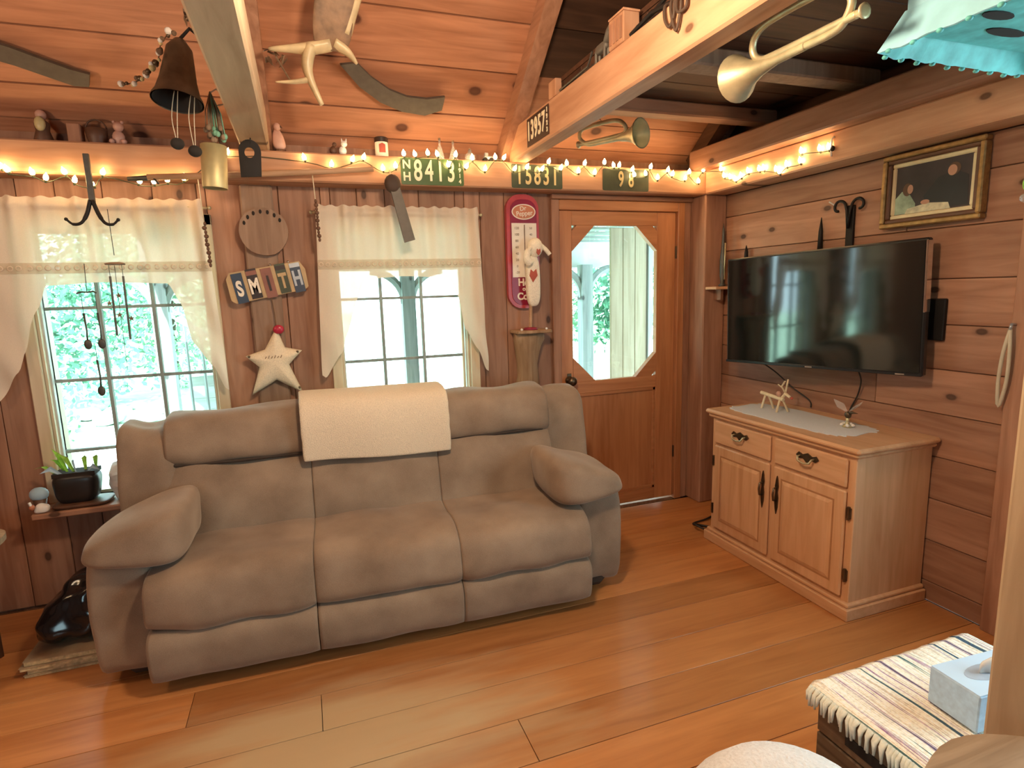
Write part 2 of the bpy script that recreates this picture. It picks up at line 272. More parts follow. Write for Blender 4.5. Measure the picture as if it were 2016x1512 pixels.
# ------------------------------------------------------------------ builders
ORG = {}
def tag(o, label=None, cat=None, group=None, kind=None):
    if label: o['label'] = label
    if cat: o['category'] = cat
    if group: o['group'] = group
    if kind: o['kind'] = kind
    return o
def thing(name, label, cat, loc=(0,0,0), group=None, rz=0.0, kind=None):
    o = bpy.data.objects.new(name, None); COL.objects.link(o); o.empty_display_size = 0.05
    o.location = loc; o.rotation_euler = (0, 0, rz); ORG[o.name] = Vector(loc) if not rz else Vector((0,0,0))
    return tag(o, label, cat, group, kind)
class MB:
    def __init__(s): s.v = []; s.f = []
    def add(s, v, f):
        n = len(s.v); s.v += [Vector(p) for p in v]; s.f += [tuple(i+n for i in q) for q in f]; return s
    def box(s, x0, x1, y0, y1, z0, z1, bev=0.0):
        x0, x1 = min(x0,x1), max(x0,x1); y0, y1 = min(y0,y1), max(y0,y1); z0, z1 = min(z0,z1), max(z0,z1)
        if not bev:
            return s.add([(x0,y0,z0),(x1,y0,z0),(x1,y1,z0),(x0,y1,z0),(x0,y0,z1),(x1,y0,z1),(x1,y1,z1),(x0,y1,z1)],
                         [(0,3,2,1),(4,5,6,7),(0,1,5,4),(1,2,6,5),(2,3,7,6),(3,0,4,7)])
        b = min(bev, (x1-x0)*.45, (y1-y0)*.45, (z1-z0)*.45)
        V = []; idx = {}
        for i, (x, sx) in enumerate(((x0,1),(x1,-1))):
            for j, (y, sy) in enumerate(((y0,1),(y1,-1))):
                for k, (z, sz) in enumerate(((z0,1),(z1,-1))):
                    for a in range(3):
                        d = [b*sx, b*sy, b*sz]; d[a] = 0
                        idx[(i,j,k,a)] = len(V); V.append((x+d[0], y+d[1], z+d[2]))
        I = idx; F = []
        for a in range(3):
            o1, o2 = (a+1)%3, (a+2)%3
            for e in (0,1):
                q = []
                for (p, r) in ((0,0),(1,0),(1,1),(0,1)):
                    c = [0,0,0]; c[a] = e; c[o1] = p; c[o2] = r; q.append(I[(*c, a)])
                F.append(tuple(q) if e else tuple(reversed(q)))
        for a in range(3):           # edge bevels: edge runs along a
            o1, o2 = (a+1)%3, (a+2)%3
            for p in (0,1):
                for r in (0,1):
                    c0 = [0,0,0]; c0[o1] = p; c0[o2] = r; c1 = list(c0); c1[a] = 1
                    F.append((I[(*c0,o1)], I[(*c1,o1)], I[(*c1,o2)], I[(*c0,o2)]))
        for i in (0,1):
            for j in (0,1):
                for k in (0,1): F.append((I[(i,j,k,0)], I[(i,j,k,1)], I[(i,j,k,2)]))
        return s.add(V, F)
    def tube(s, pts, rad, n=8, caps=True, flat=1.0):
        pts = [Vector(p) for p in pts]; m = len(pts)
        rr = rad if isinstance(rad, (list, tuple)) else [rad]*m
        V = []; prev = None
        for i, p in enumerate(pts):
            t = (pts[min(i+1, m-1)] - pts[max(i-1, 0)]).normalized()
            if prev is None:
                a = Vector((0,0,1)) if abs(t.z) < 0.9 else Vector((1,0,0))
                u = t.cross(a).normalized()
            else:
                u = (prev - t*prev.dot(t)); u = u.normalized() if u.length > 1e-6 else t.orthogonal().normalized()
            prev = u; w = t.cross(u)
            for k in range(n):
                a = 2*math.pi*k/n; V.append(p + (u*math.cos(a) + w*math.sin(a)*flat)*rr[i])
        F = []
        for i in range(m-1):
            for k in range(n): F.append((i*n+k, i*n+(k+1)%n, (i+1)*n+(k+1)%n, (i+1)*n+k))
        if caps: F.append(tuple(reversed(range(n)))); F.append(tuple((m-1)*n+k for k in range(n)))
        return s.add(V, F)
    def lathe(s, prof, c=(0,0,0), axis=(0,0,1), n=20, caps=True):
        a = Vector(axis).normalized(); u = a.orthogonal().normalized(); w = a.cross(u); c = Vector(c); V = []; F = []
        for (r, h) in prof:
            for k in range(n):
                t = 2*math.pi*k/n; V.append(c + a*h + (u*math.cos(t) + w*math.sin(t))*max(r, 1e-4))
        m = len(prof)
        for i in range(m-1):
            for k in range(n): F.append((i*n+k, i*n+(k+1)%n, (i+1)*n+(k+1)%n, (i+1)*n+k))
        if caps: F.append(tuple(reversed(range(n)))); F.append(tuple((m-1)*n+k for k in range(n)))
        return s.add(V, F)
    def ball(s, c, r, n=10, m=7):
        rx, ry, rz = r if isinstance(r, (list, tuple)) else (r, r, r); c = Vector(c)
        V = [c + Vector((0,0,-rz))]; F = []
        for i in range(1, m):
            ph = -math.pi/2 + math.pi*i/m
            for k in range(n):
                t = 2*math.pi*k/n; V.append(c + Vector((rx*math.cos(ph)*math.cos(t), ry*math.cos(ph)*math.sin(t), rz*math.sin(ph))))
        V.append(c + Vector((0,0,rz)))
        for k in range(n): F.append((0, 1+(k+1)%n, 1+k))
        for i in range(m-2):
            for k in range(n): F.append((1+i*n+k, 1+i*n+(k+1)%n, 1+(i+1)*n+(k+1)%n, 1+(i+1)*n+k))
        e = len(V)-1
        for k in range(n): F.append((e, 1+(m-2)*n+k, 1+(m-2)*n+(k+1)%n))
        return s.add(V, F)
    def prism(s, poly, plane='xz', d0=0.0, d1=0.02):   # polygon in a plane, extruded along the third axis
        def P(a, b, d): return {'xz': (a, d, b), 'yz': (d, a, b), 'xy': (a, b, d)}[plane]
        n = len(poly)
        V = [P(a, b, d0) for a, b in poly] + [P(a, b, d1) for a, b in poly]
        return s.add(V, [tuple(range(n)), tuple(reversed(range(n, 2*n)))] + [(i, i+n, (i+1)%n+n, (i+1)%n) for i in range(n)])
    def puff(s, c8, n=5.0, res=10, amp=0.0, freq=6.0):
        """rounded cushion: cube grid rounded to a superellipsoid then mapped onto 8 corners (x fastest, then y, then z)"""
        V = []; F = []; key = {}
        c8 = [Vector(c) for c in c8]
        def vid(p):
            k = tuple(round(q*1000) for q in p)
            if k in key: return key[k]
            q = Vector(p); l = sum(abs(t)**n for t in q)**(1/n); q = q/l
            u, v, w = [(t+1)/2 for t in q]
            o = Vector((0,0,0))
            for i in range(8):
                a, bb, c = i & 1, (i>>1)&1, (i>>2)&1
                o += c8[i]*((u if a else 1-u)*(v if bb else 1-v)*(w if c else 1-w))
            if amp:
                o += Vector(q).normalized()*amp*noise.noise(o*freq)
            key[k] = len(V); V.append(o); return key[k]
        for a in range(3):
            o1, o2 = (a+1)%3, (a+2)%3
            for e in (-1, 1):
                for i in range(res):
                    for j in range(res):
                        q = []
                        for (di, dj) in ((0,0),(1,0),(1,1),(0,1)):
                            p = [0,0,0]; p[a] = e; p[o1] = -1+2*(i+di)/res; p[o2] = -1+2*(j+dj)/res; q.append(vid(p))
                        F.append(tuple(q) if e > 0 else tuple(reversed(q)))
        return s.add(V, F)
    def pad(s, c8, n=4.0, res=14, soft=.05, amp=0.0, freq=6.0):
        """upholstery block: rounded in its y-z section, nearly square along x so that neighbours meet in a thin seam"""
        V = []; F = []; key = {}
        c8 = [Vector(c) for c in c8]
        def vid(p):
            k = tuple(round(q*1000) for q in p)
            if k in key: return key[k]
            x, y, z = p
            l = (abs(y)**n+abs(z)**n)**(1/n); mx_ = max(abs(y), abs(z))
            if l > 0: y, z = y*mx_/l, z*mx_/l
            e = 1-soft*abs(x)**12; y, z = y*e, z*e
            u, v, w = (x+1)/2, (y+1)/2, (z+1)/2
            o = Vector((0,0,0))
            for i in range(8):
                a, bb, c = i & 1, (i>>1)&1, (i>>2)&1
                o += c8[i]*((u if a else 1-u)*(v if bb else 1-v)*(w if c else 1-w))
            if amp: o += Vector((0, y, z))*amp*noise.noise(o*freq)
            key[k] = len(V); V.append(o); return key[k]
        for a in range(3):
            o1, o2 = (a+1)%3, (a+2)%3
            for e in (-1, 1):
                for i in range(res):
                    for j in range(res):
                        q = []
                        for (di, dj) in ((0,0),(1,0),(1,1),(0,1)):
                            p = [0,0,0]; p[a] = e; p[o1] = -1+2*(i+di)/res; p[o2] = -1+2*(j+dj)/res
                            p = [math.copysign(1-(1-abs(t))**1.6, t) for t in p]
                            q.append(vid(p))
                        F.append(tuple(q) if e > 0 else tuple(reversed(q)))
        return s.add(V, F)
    def build(s, name, mat, parent=None, smooth=False, org=None, auto=None):
        if parent is not None: og = ORG[parent.name]
        else: og = Vector(org) if org is not None else Vector((0,0,0))
        me = bpy.data.meshes.new(name); me.from_pydata([tuple(p-og) for p in s.v], [], s.f); me.validate()
        bm = bmesh.new(); bm.from_mesh(me); bmesh.ops.recalc_face_normals(bm, faces=bm.faces); bm.to_mesh(me); bm.free()
        if mat: me.materials.append(MATS[mat] if isinstance(mat, str) else mat)
        if smooth:
            me.polygons.foreach_set('use_smooth', [True]*len(me.polygons))
            if auto: me.set_sharp_from_angle(angle=R(auto))
        o = bpy.data.objects.new(name, me); COL.objects.link(o)
        if parent is not None: o.parent = parent
        else: o.location = og
        ORG[o.name] = og
        return o
def text(body, size, mat, parent, mtx, name='lettering', ext=0.0015, sx=1.0, bold=0.0):
    cu = bpy.data.curves.new(name, 'FONT'); cu.body = body; cu.size = size; cu.extrude = ext; cu.align_x = 'CENTER'; cu.align_y = 'CENTER'; cu.offset = bold
    tmp = bpy.data.objects.new('tmp', cu); COL.objects.link(tmp)
    me = bpy.data.meshes.new_from_object(tmp.evaluated_get(bpy.context.evaluated_depsgraph_get()))
    bpy.data.objects.remove(tmp); bpy.data.curves.remove(cu)
    og = ORG[parent.name]
    me.transform(Matrix.Translation(-og) @ mtx @ Matrix.Diagonal((sx, 1, 1, 1)))
    me.materials.clear(); me.materials.append(MATS[mat]); me.name = name
    o = bpy.data.objects.new(name, me); COL.objects.link(o); o.parent = parent; ORG[o.name] = og
    return o
def face_back(x, y, z, roll=0.0):      # text plane facing the camera side (-Y), upright
    return Matrix.Translation((x, y, z)) @ Matrix.Rotation(R(90), 4, 'X') @ Matrix.Rotation(roll, 4, 'Z')
def face_left(x, y, z, roll=0.0):      # text plane facing -X, reading from far to near
    return Matrix.Translation((x, y, z)) @ Matrix.Rotation(R(-90), 4, 'Z') @ Matrix.Rotation(R(90), 4, 'X') @ Matrix.Rotation(roll, 4, 'Z')
def bx(name, mat, parent, *a, bev=0.0, org=None): return MB().box(*a, bev=bev).build(name, mat, parent, org=org)
def arc(c, r, a0, a1, n, plane='xz'):
    o = []
    for i in range(n+1):
        t = a0+(a1-a0)*i/n; u, v = r*math.cos(t), r*math.sin(t)
        o.append({'xz': (c[0]+u, c[1], c[2]+v), 'yz': (c[0], c[1]+u, c[2]+v), 'xy': (c[0]+u, c[1]+v, c[2])}[plane])
    return o
def smooth_path(pts, n=6):
    P = [Vector(p) for p in pts]; o = []
    for i in range(len(P)-1):
        p0, p1, p2, p3 = P[max(i-1,0)], P[i], P[i+1], P[min(i+2, len(P)-1)]
        for k in range(n):
            t = k/n; o.append(0.5*((2*p1)+(p2-p0)*t+(2*p0-5*p1+4*p2-p3)*t*t+(3*p1-p0-3*p2+p3)*t**3))
    o.append(P[-1]); return o

# ------------------------------------------------------------------ the room
XW, YW = 2.66, 3.374           # wall faces: right, back
XL, YF = -2.8, -2.6            # left and front walls
T38 = math.tan(R(38)); ROOF0 = 2.36 + T38*3.3
def roofz(y): return ROOF0 - T38*y
YR = 0.38                      # ridge

floor = bx('floor', 'near_black', None, XL, XW, YF, 3.52, -0.12, -0.022); tag(floor, 'orange wide-plank wooden floor of the room', 'floor', kind='structure')
y = YF; k = 0
seams = [YF + 0.2*i for i in range(0, 60)]
seams = [1.74 + 0.2*i for i in range(-22, 9)]
for i in range(len(seams)-1):
    y0, y1 = seams[i], min(seams[i+1], 3.374)
    if y1 <= YF or y0 >= 3.37: continue
    xs = [XL, random.uniform(-1.5, 1.2), XW] if y0 > 1.0 else [XL, XW]
    if abs(y0-1.54) < 0.02: xs = [XL, 0.60, XW]
    for a, b_ in zip(xs[:-1], xs[1:]):
        bx('plank', 'floor_wood', floor, a+.0012, b_-.0012, max(y0, YF)+.0014, y1-.0014, -0.022, 0.0, bev=0.0008)

# back wall with openings for two windows and the door
W1 = (-1.20, -0.455, 0.53, 1.87); W2 = (0.185, 0.93, 0.53, 1.87); DR = (1.52, 2.385, 0.0, 1.985)
OPEN = [W1, W2, DR]
def cutz(x0, x1, zlo, zhi):
    segs = [(zlo, zhi)]
    for (a, b_, c, d) in OPEN:
        if x1 > a+.004 and x0 < b_-.004:
            ns = []
            for (p, q) in segs:
                if d <= p or c >= q: ns.append((p, q)); continue
                if c > p: ns.append((p, c))
                if d < q: ns.append((d, q))
            segs = ns
    return [s_ for s_ in segs if s_[1]-s_[0] > 0.01]
mb = MB()
edges = sorted({XL, XW} | {o[0] for o in OPEN} | {o[1] for o in OPEN})
for a, b_ in zip(edges[:-1], edges[1:]):
    for (p, q) in cutz(a, b_, -0.1, 2.30): mb.box(a, b_, 3.392, 3.52, p, q)
wall_back = mb.build('wall_back', 'wall_wood_z', None); tag(wall_back, 'reddish vertical-board wall with two windows and a door', 'wall', kind='structure')
x = XL; px = [XL]
while x < XW-0.1:
    x += random.choice((0.15, 0.19, 0.21, 0.235)); px.append(min(x, XW))
px[-1] = XW
px = sorted(set(px) | {o[0] for o in OPEN} | {o[1] for o in OPEN})
px = [p for i, p in enumerate(px) if i == 0 or p-px[i-1] > 0.03 or p in (XW,)]
for o in OPEN:
    for e in o[:2]:
        if e not in px: px.append(e)
px.sort()
for a, b_ in zip(px[:-1], px[1:]):
    if b_-a < 0.012: continue
    for (p, q) in cutz(a, b_, 0.0, 2.20):
        bx('plank', 'wall_wood_z', wall_back, a+.0015, b_-.0015, YW, 3.392, p, q, bev=0.003)

# right wall: horizontal boards up to the gable
gab = [(YF, -0.1), (3.52, -0.1), (3.52, roofz(3.52)+.05), (YR, roofz(YR)+.05), (YF, roofz(2*YR-YF)+.05)]
RW = (-0.6, 0.9, 0.7, 2.0)      # opening for an unseen window added for cool daylight
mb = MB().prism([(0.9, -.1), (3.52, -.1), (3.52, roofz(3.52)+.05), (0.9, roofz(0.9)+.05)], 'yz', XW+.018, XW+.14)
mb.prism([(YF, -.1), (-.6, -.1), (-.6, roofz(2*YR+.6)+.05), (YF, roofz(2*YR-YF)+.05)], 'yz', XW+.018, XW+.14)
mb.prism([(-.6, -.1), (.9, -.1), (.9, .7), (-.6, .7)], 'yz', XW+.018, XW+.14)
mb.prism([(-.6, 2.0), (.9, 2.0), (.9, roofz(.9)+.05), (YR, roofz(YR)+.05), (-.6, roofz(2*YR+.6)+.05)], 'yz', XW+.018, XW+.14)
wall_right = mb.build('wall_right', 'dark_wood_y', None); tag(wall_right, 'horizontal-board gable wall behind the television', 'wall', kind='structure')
zs = [0.0, 0.095, 0.295, 0.495, 0.695, 0.895, 1.095, 1.295, 1.495, 1.715, 1.93, 2.072]
for i in range(len(zs)-1):
    cuts = [1.50, random.uniform(1.9, 2.9), 3.374] if i % 2 else [1.50, 3.374]
    for a, b_ in zip(cuts[:-1], cuts[1:]):
        bx('plank', 'wall_wood_y', wall_right, XW, XW+.018, a+.0012, b_-.0012, zs[i]+.0015, zs[i+1]-.0015, bev=0.003)
for i in range(12):
    za, zb = i*0.2+.0015, i*0.2+.1985
    if zb < .61 or za > 1.99: bx('plank', 'wall_wood_y', wall_right, XW, XW+.018, YF, 1.40, za, zb, bev=0.003)
    else:
        bx('plank', 'wall_wood_y', wall_right, XW, XW+.018, YF, -0.6, za, zb, bev=0.003)
        bx('plank', 'wall_wood_y', wall_right, XW, XW+.018, 0.9, 1.40, za, zb, bev=0.003)
tr = bx('trim_1', 'wall_wood_z', None, XW-.03, XW+.018, 1.40, 1.50, 0, 2.2, bev=.004); tag(tr, 'dark upright board closing off the television wall', 'trim', kind='structure')

wall_left = MB().prism(gab, 'yz', XL-.14, XL).build('wall_left', 'wall_wood_z', None); tag(wall_left, 'board wall at the far left of the room', 'wall', kind='structure')
mb = MB()
F2 = (-1.75, -0.85, 0.85, 2.05)
mb.box(XL, F2[0], YF-.12, YF, -.1, 2.3); mb.box(F2[1], XW, YF-.12, YF, -.1, 2.3)
for f_ in (F2,):
    mb.box(f_[0], f_[1], YF-.12, YF, -.1, f_[2]); mb.box(f_[0], f_[1], YF-.12, YF, f_[3], 2.3)
wf = mb.build('wall_front', 'wall_wood_z', None); tag(wf, 'board wall with an added window opposite the sofa', 'wall', kind='structure')

# roof: boards run along the eave, rafters climb the slope
cs, sn = math.cos(R(38)), math.sin(R(38))
def slope_board(mb, x0, x1, ya, yb, t0, t1):    # between two plan positions, offset t below the roof plane (normal)
    V = []
    for t in (t0, t1):
        for yy in (ya, yb):
            for xx in (x0, x1): V.append((xx, yy - sn*t, roofz(yy) - cs*t))
    return mb.add(V, [(0,1,3,2), (4,6,7,5), (0,4,5,1), (2,3,7,6), (0,2,6,4), (1,5,7,3)])
mb = slope_board(MB(), XL-.1, XW+.14, YR, 3.75, -0.05, -0.012)
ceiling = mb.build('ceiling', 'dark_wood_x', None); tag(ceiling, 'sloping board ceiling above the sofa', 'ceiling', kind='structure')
mb = MB(); V = []
for t in (0, 0.05):
    for yy in (YR, YF-.3):
        for xx in (XL-.1, XW+.14): V.append((xx, yy, roofz(2*YR-yy)+t))
mb.add(V, [(0,1,3,2), (4,6,7,5), (0,4,5,1), (2,3,7,6), (0,2,6,4), (1,5,7,3)])
cf = mb.build('ceiling_front', 'roof_wood', None); tag(cf, 'sloping board ceiling on the side opposite the sofa', 'ceiling', kind='structure')
by = [3.44] + [3.3985-0.2005*i for i in range(1, 15)]
by = [3.50, 3.335, 3.198, 2.995, 2.795] + [2.795-0.2005*i for i in range(1, 11)]
for i in range(len(by)-1):
    bm_ = slope_board(MB(), XL, 1.20, by[i+1]+.0035, by[i]-.0035, -0.012, random.uniform(0, .006)); bm_.build('board', 'roof_wood', ceiling)
    bm_ = slope_board(MB(), 1.204, XW, by[i+1]+.002, by[i]-.002, -0.012, 0.0); bm_.build('board', 'roof_wood' if i < 3 else 'dark_wood_x', ceiling)  # right bay: beyond the lit eave boards, shade is put into the colour
def rafter(x0, x1, mat, label, d=0.10, ylo=3.36):
    o = slope_board(MB(), x0, x1, YR+.05, ylo, 0.006, d).build('rafter', mat, None); tag(o, label, 'rafter', 'roof rafters', 'structure'); return o
rafter(1.135, 1.215, 'wall_wood_y', 'sloping rafter running down to the wide beam')
rafter(-0.135, -0.075, 'wall_wood_y', 'sloping rafter beside the pale beam over the sofa')
rafter(2.44, 2.52, 'dark_wood_y', 'rafter above the television wall with shade put into its colour')  # same unlit bay, its shade coloured in

# wall plates, tie beams, corner post, loft joists
ZB, ZT = 2.072, 2.217
def beam(name, mat, label, *a, bev=.008, wob=0.004):
    mb = MB().box(*a, bev=bev)
    o = mb.build(name, mat, None)
    return tag(o, label, 'beam', None, 'structure')
beam('wall_plate', 'beam_wood_x', 'long horizontal beam above the windows carrying the string lights', XL, XW, 3.22, 3.374, ZB, ZT)
beam('wall_plate', 'beam_wood_y', 'horizontal beam along the television wall carrying lights', 2.49, XW, YF, 3.22, ZB, ZT)
beam('tie_beam', 'pale_beam', 'pale beam reaching from the sofa wall over the bell', -0.22, -0.09, YF, 3.27, ZT, 2.385)
beam('tie_beam', 'beam_wood_y', 'wide beam with a black licence plate at its end', 1.18, 1.275, YF, 3.27, ZT, 2.39)
beam('tie_beam', 'wall_wood_y', 'upper beam running above the lights of the television wall', 2.40, 2.60, YF, 3.27, ZT, 2.338)
beam('corner_post', 'wall_wood_z', 'square corner post between door and television wall', 2.49, XW-.001, 3.21, 3.373, 0, ZB)
beam('stud', 'grey_wood', 'grey-brown upright board between the two windows', -0.255, -0.10, 3.335, 3.373, 0, ZB)
beam('loft_joist', 'wall_wood_x', 'loft joist crossing above the lower bugle', 1.277, 2.62, 2.76, 2.86, 2.392, 2.465)
beam('loft_joist', 'grey_wood', 'loft joist crossing behind the upper bugle', 1.277, 2.62, 2.13, 2.24, 2.392, 2.465)
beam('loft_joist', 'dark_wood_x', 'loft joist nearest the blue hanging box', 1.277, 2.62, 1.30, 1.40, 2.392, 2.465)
loft = bx('loft_floor', 'dark_wood_x', None, 1.277, 2.655, YF, 2.90, 2.50, 2.52); tag(loft, 'loft boards above the bugles with shade put into their colour', 'ceiling', kind='structure')  # gloom of the unlit loft is put into the board colour
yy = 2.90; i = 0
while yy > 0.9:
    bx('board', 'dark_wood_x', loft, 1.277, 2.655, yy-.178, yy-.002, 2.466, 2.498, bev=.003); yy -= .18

# windows
def window(name, label, x0, x1, z0, z1, cols, rows, lab2):
    w = thing(name, label, 'window', ((x0+x1)/2, 3.44, z0), kind='structure')
    c = .055
    mb = MB().box(x0-c, x0, 3.352, 3.374, z0-.02, z1+c, bev=.004); mb.build('casing', 'pine', w)
    MB().box(x1, x1+c, 3.352, 3.374, z0-.02, z1+c, bev=.004).build('casing', 'pine', w)
    MB().box(x0-c, x1+c, 3.352, 3.374, z1, z1+c, bev=.004).build('casing', 'pine', w)
    mb = MB().box(x0, x0+.012, 3.374, 3.52, z0, z1).box(x1-.012, x1, 3.374, 3.52, z0, z1).box(x0, x1, 3.374, 3.52, z1-.012, z1)
    mb.build('jamb', 'pine', w)
    MB().box(x0, x0+.02, 3.40, 3.425, z0, z1).box(x1-.02, x1, 3.40, 3.425, z0, z1).build('stop', 'white_paint', w)
    MB().box(x0-c-.02, x1+c+.02, 3.19, 3.50, z0-.03, z0, bev=.006).build('sill', 'wall_wood_x', w)
    # sash
    g0, g1 = cols[0], cols[-1]
    mb = MB().box(x0, g0, 3.435, 3.465, z0, z1).box(g1, x1, 3.435, 3.465, z0, z1).box(g0, g1, 3.435, 3.465, z0, rows[0]).box(g0, g1, 3.435, 3.465, rows[-1], z1)
    mb.build('sash', 'pine', w)
    for cx in cols[1:-1]: bx('muntin', 'outdoor_wood', w, cx-.008, cx+.008, 3.436, 3.464, rows[0], rows[-1])
    for rz in rows[1:-1]: bx('muntin', 'outdoor_wood', w, g0, g1, 3.437, 3.463, rz-.0075, rz+.0075)
    for a, b_ in zip(cols[:-1], cols[1:]):
        for p, q in zip(rows[:-1], rows[1:]):
            bx('pane', 'glass', w, a+.002, b_-.002, 3.449, 3.452, p+.002, q-.002)
rows = [0.545, 0.762, 1.121, 1.4775, 1.835]
window('window_1', 'twelve-pane window behind the potted plant and wind chimes', W1[0], W1[1], W1[2], W1[3], [-1.188, -0.954, -0.717, -0.48], rows, '')
window('window_2', 'twelve-pane window above the towel on the sofa', W2[0], W2[1], W2[2], W2[3], [0.20, 0.430, 0.665, 0.90], rows, '')
w = thing('added_window_4', 'added unseen window in the wall opposite the sofa', 'window', (-1.3, YF-.06, F2[2]), kind='structure')  # window added out of view to let in fill daylight
a, b_, c, d = F2
MB().box(a, a+.05, YF-.09, YF-.03, c, d).box(b_-.05, b_, YF-.09, YF-.03, c, d).box(a, b_, YF-.09, YF-.03, c, c+.05).box(a, b_, YF-.09, YF-.03, d-.05, d).build('sash', 'pine', w)
for e in (1/3, 2/3): bx('muntin', 'pine', w, a+(b_-a)*e-.012, a+(b_-a)*e+.012, YF-.08, YF-.04, c, d)
bx('pane', 'glass', w, a+.05, b_-.05, YF-.062, YF-.058, c+.05, d-.05)
w = thing('added_window_3', 'added unseen window in the television wall near the viewer', 'window', (XW+.08, .15, .9), kind='structure')  # window added out of view to light the foreground cool
a, b_, c, d = RW
MB().box(XW+.03, XW+.09, a, a+.05, c, d).box(XW+.03, XW+.09, b_-.05, b_, c, d).box(XW+.03, XW+.09, a, b_, c, c+.05).box(XW+.03, XW+.09, a, b_, d-.05, d).build('sash', 'pine', w)
bx('muntin', 'pine', w, XW+.04, XW+.08, .14, .16, c, d)
bx('pane', 'glass', w, XW+.058, XW+.062, a+.05, b_-.05, c+.05, d-.05)

# door
dr = thing('door_1', 'orange wooden door with an eight-sided glass light', 'door', (1.95, 3.38, 0), kind='structure')
D0, D1, DZ = 1.526, 2.381, 1.979; ya, yb = 3.372, 3.412
gx0, gx1, gz0, gz1, ch = 1.617, 2.237, 0.900, 1.890, 0.158
for n_, m_, a in (('stile', 'door_wood_z', (D0, gx0, ya, yb, .02, DZ)), ('stile', 'door_wood_z', (gx1, D1, ya, yb, .02, DZ)),
                 ('rail', 'door_wood_x', (gx0, gx1, ya, yb, gz1, DZ)), ('rail', 'door_wood_x', (gx0, gx1, ya, yb, .82, gz0)), ('rail', 'door_wood_x', (gx0, gx1, ya, yb, .02, .10))):
    bx(n_, m_, dr, *a, bev=.003)
bx('panel', 'door_wood_z', dr, gx0, gx1, ya+.012, yb, .10, .82)
mb = MB(); q = .022
for (a, b_, c, d) in ((gx0, gx1, .10, .82),):
    mb.box(a, a+q, ya+.002, ya+.014, c, d, bev=.003).box(b_-q, b_, ya+.002, ya+.014, c, d, bev=.003).box(a, b_, ya+.002, ya+.014, c, c+q, bev=.003).box(a, b_, ya+.002, ya+.014, d-q, d, bev=.003)
mb.build('moulding', 'door_wood_x', dr)
g = .034
for sx, sz in ((0,0), (1,0), (0,1), (1,1)):
    X0 = gx1 if sx else gx0; Z0 = gz1 if sz else gz0; dx = -1 if sx else 1; dz = -1 if sz else 1
    poly = [(X0+dx*g, Z0), (X0+dx*ch, Z0), (X0, Z0+dz*ch), (X0, Z0+dz*g)]
    if (sx, sz) == (0, 0): poly = [(X0, Z0), (X0+dx*ch, Z0), (X0, Z0+dz*ch)]
    MB().prism(poly, 'xz', ya, yb).build('corner_bracket', 'door_wood_x', dr)
bx('pane', 'glass', dr, gx0, gx1, 3.397, 3.400, gz0, gz1)
kb = MB().lathe([(.028, 0), (.028, .006), (.010, .010), (.010, .035), (.026, .042), (.030, .055), (.024, .068), (.004, .072)], (1.585, 3.371, .915), (0,-1,0)).build('knob', 'bronze', dr, True)
MB().box(1.57, 1.60, 3.366, 3.371, .87, .96, bev=.002).build('escutcheon', 'bronze', dr)
for zz in (1.72, .35): MB().tube([(2.382, 3.365, zz-.04), (2.382, 3.365, zz+.04)], .008).build('hinge', 'bronze', dr)
dfm = thing('trim_2', 'reddish door casing with stop and header around the glazed door', 'trim', (1.95, 3.36, 0), kind='structure')
bx('jamb', 'wall_wood_z', dfm, 1.470, 1.523, 3.345, 3.42, 0, 2.04, bev=.004)
bx('jamb', 'door_wood_z', dfm, 2.383, 2.435, 3.345, 3.42, 0, 2.04, bev=.004)
bx('jamb', 'wall_wood_z', dfm, 2.437, 2.489, 3.355, 3.40, 0, 2.06, bev=.004)
bx('header', 'door_wood_x', dfm, 1.523, 2.383, 3.345, 3.42, 1.980, 2.04, bev=.004)
bx('header', 'wall_wood_x', dfm, 1.470, 2.489, 3.330, 3.373, 2.041, 2.071, bev=.004)

# ------------------------------------------------------------------ reclining sofa (local coordinates, turned a little off the wall)
sofa = thing('reclining_sofa', 'taupe velvet three-seat reclining sofa with puffy arms below the windows', 'sofa', (0.28, 2.75, 0), rz=R(-2.4))
def c8(x0, x1, yb0, yb1, z0, yt0, yt1, z1, xi=0.0):   # bottom front/back y, top front/back y
    return [(x0,yb0,z0),(x1,yb0,z0),(x0,yb1,z0),(x1,yb1,z0),(x0+xi,yt0,z1),(x1-xi,yt0,z1),(x0+xi,yt1,z1),(x1-xi,yt1,z1)]
V_ = 'taupe_velvet'
SX = [(-0.915, -0.305), (-0.303, 0.297), (0.299, 0.905)]
MB().box(-1.05, 1.06, -0.30, 0.34, .025, .20, bev=.03).build('base', 'seam_dark', sofa)
for i, (a, b_) in enumerate(SX):
    st = MB().pad(c8(a, b_, -0.475, 0.10, .235, -0.44, 0.14, .485), 3.6, 18, .05, .03, 4).build('seat_cushion', V_, sofa, True)
    fr = MB().pad(c8(a+.001, b_-.001, -0.455, -0.26, .045, -0.472, -0.26, .262), 3.2, 14, .04, .006, 5).build('footrest', V_, sofa, True)
    bk = MB().pad(c8(a, b_, -0.05, 0.28, .38, 0.085, 0.34, .80), 3.6, 18, .045, .035, 4).build('backrest', V_, sofa, True)
    MB().pad(c8(a+.001, b_-.001, 0.055, 0.36, .745, 0.105, 0.385, .990), 3.2, 16, .05, .02, 5).build('headrest', V_, sofa, True)
    MB().tube([(a+.03, 0.094, .768), ((a+b_)/2, 0.088, .764), (b_-.03, 0.094, .768)], .008, 6).build('crease', 'seam_dark', bk)
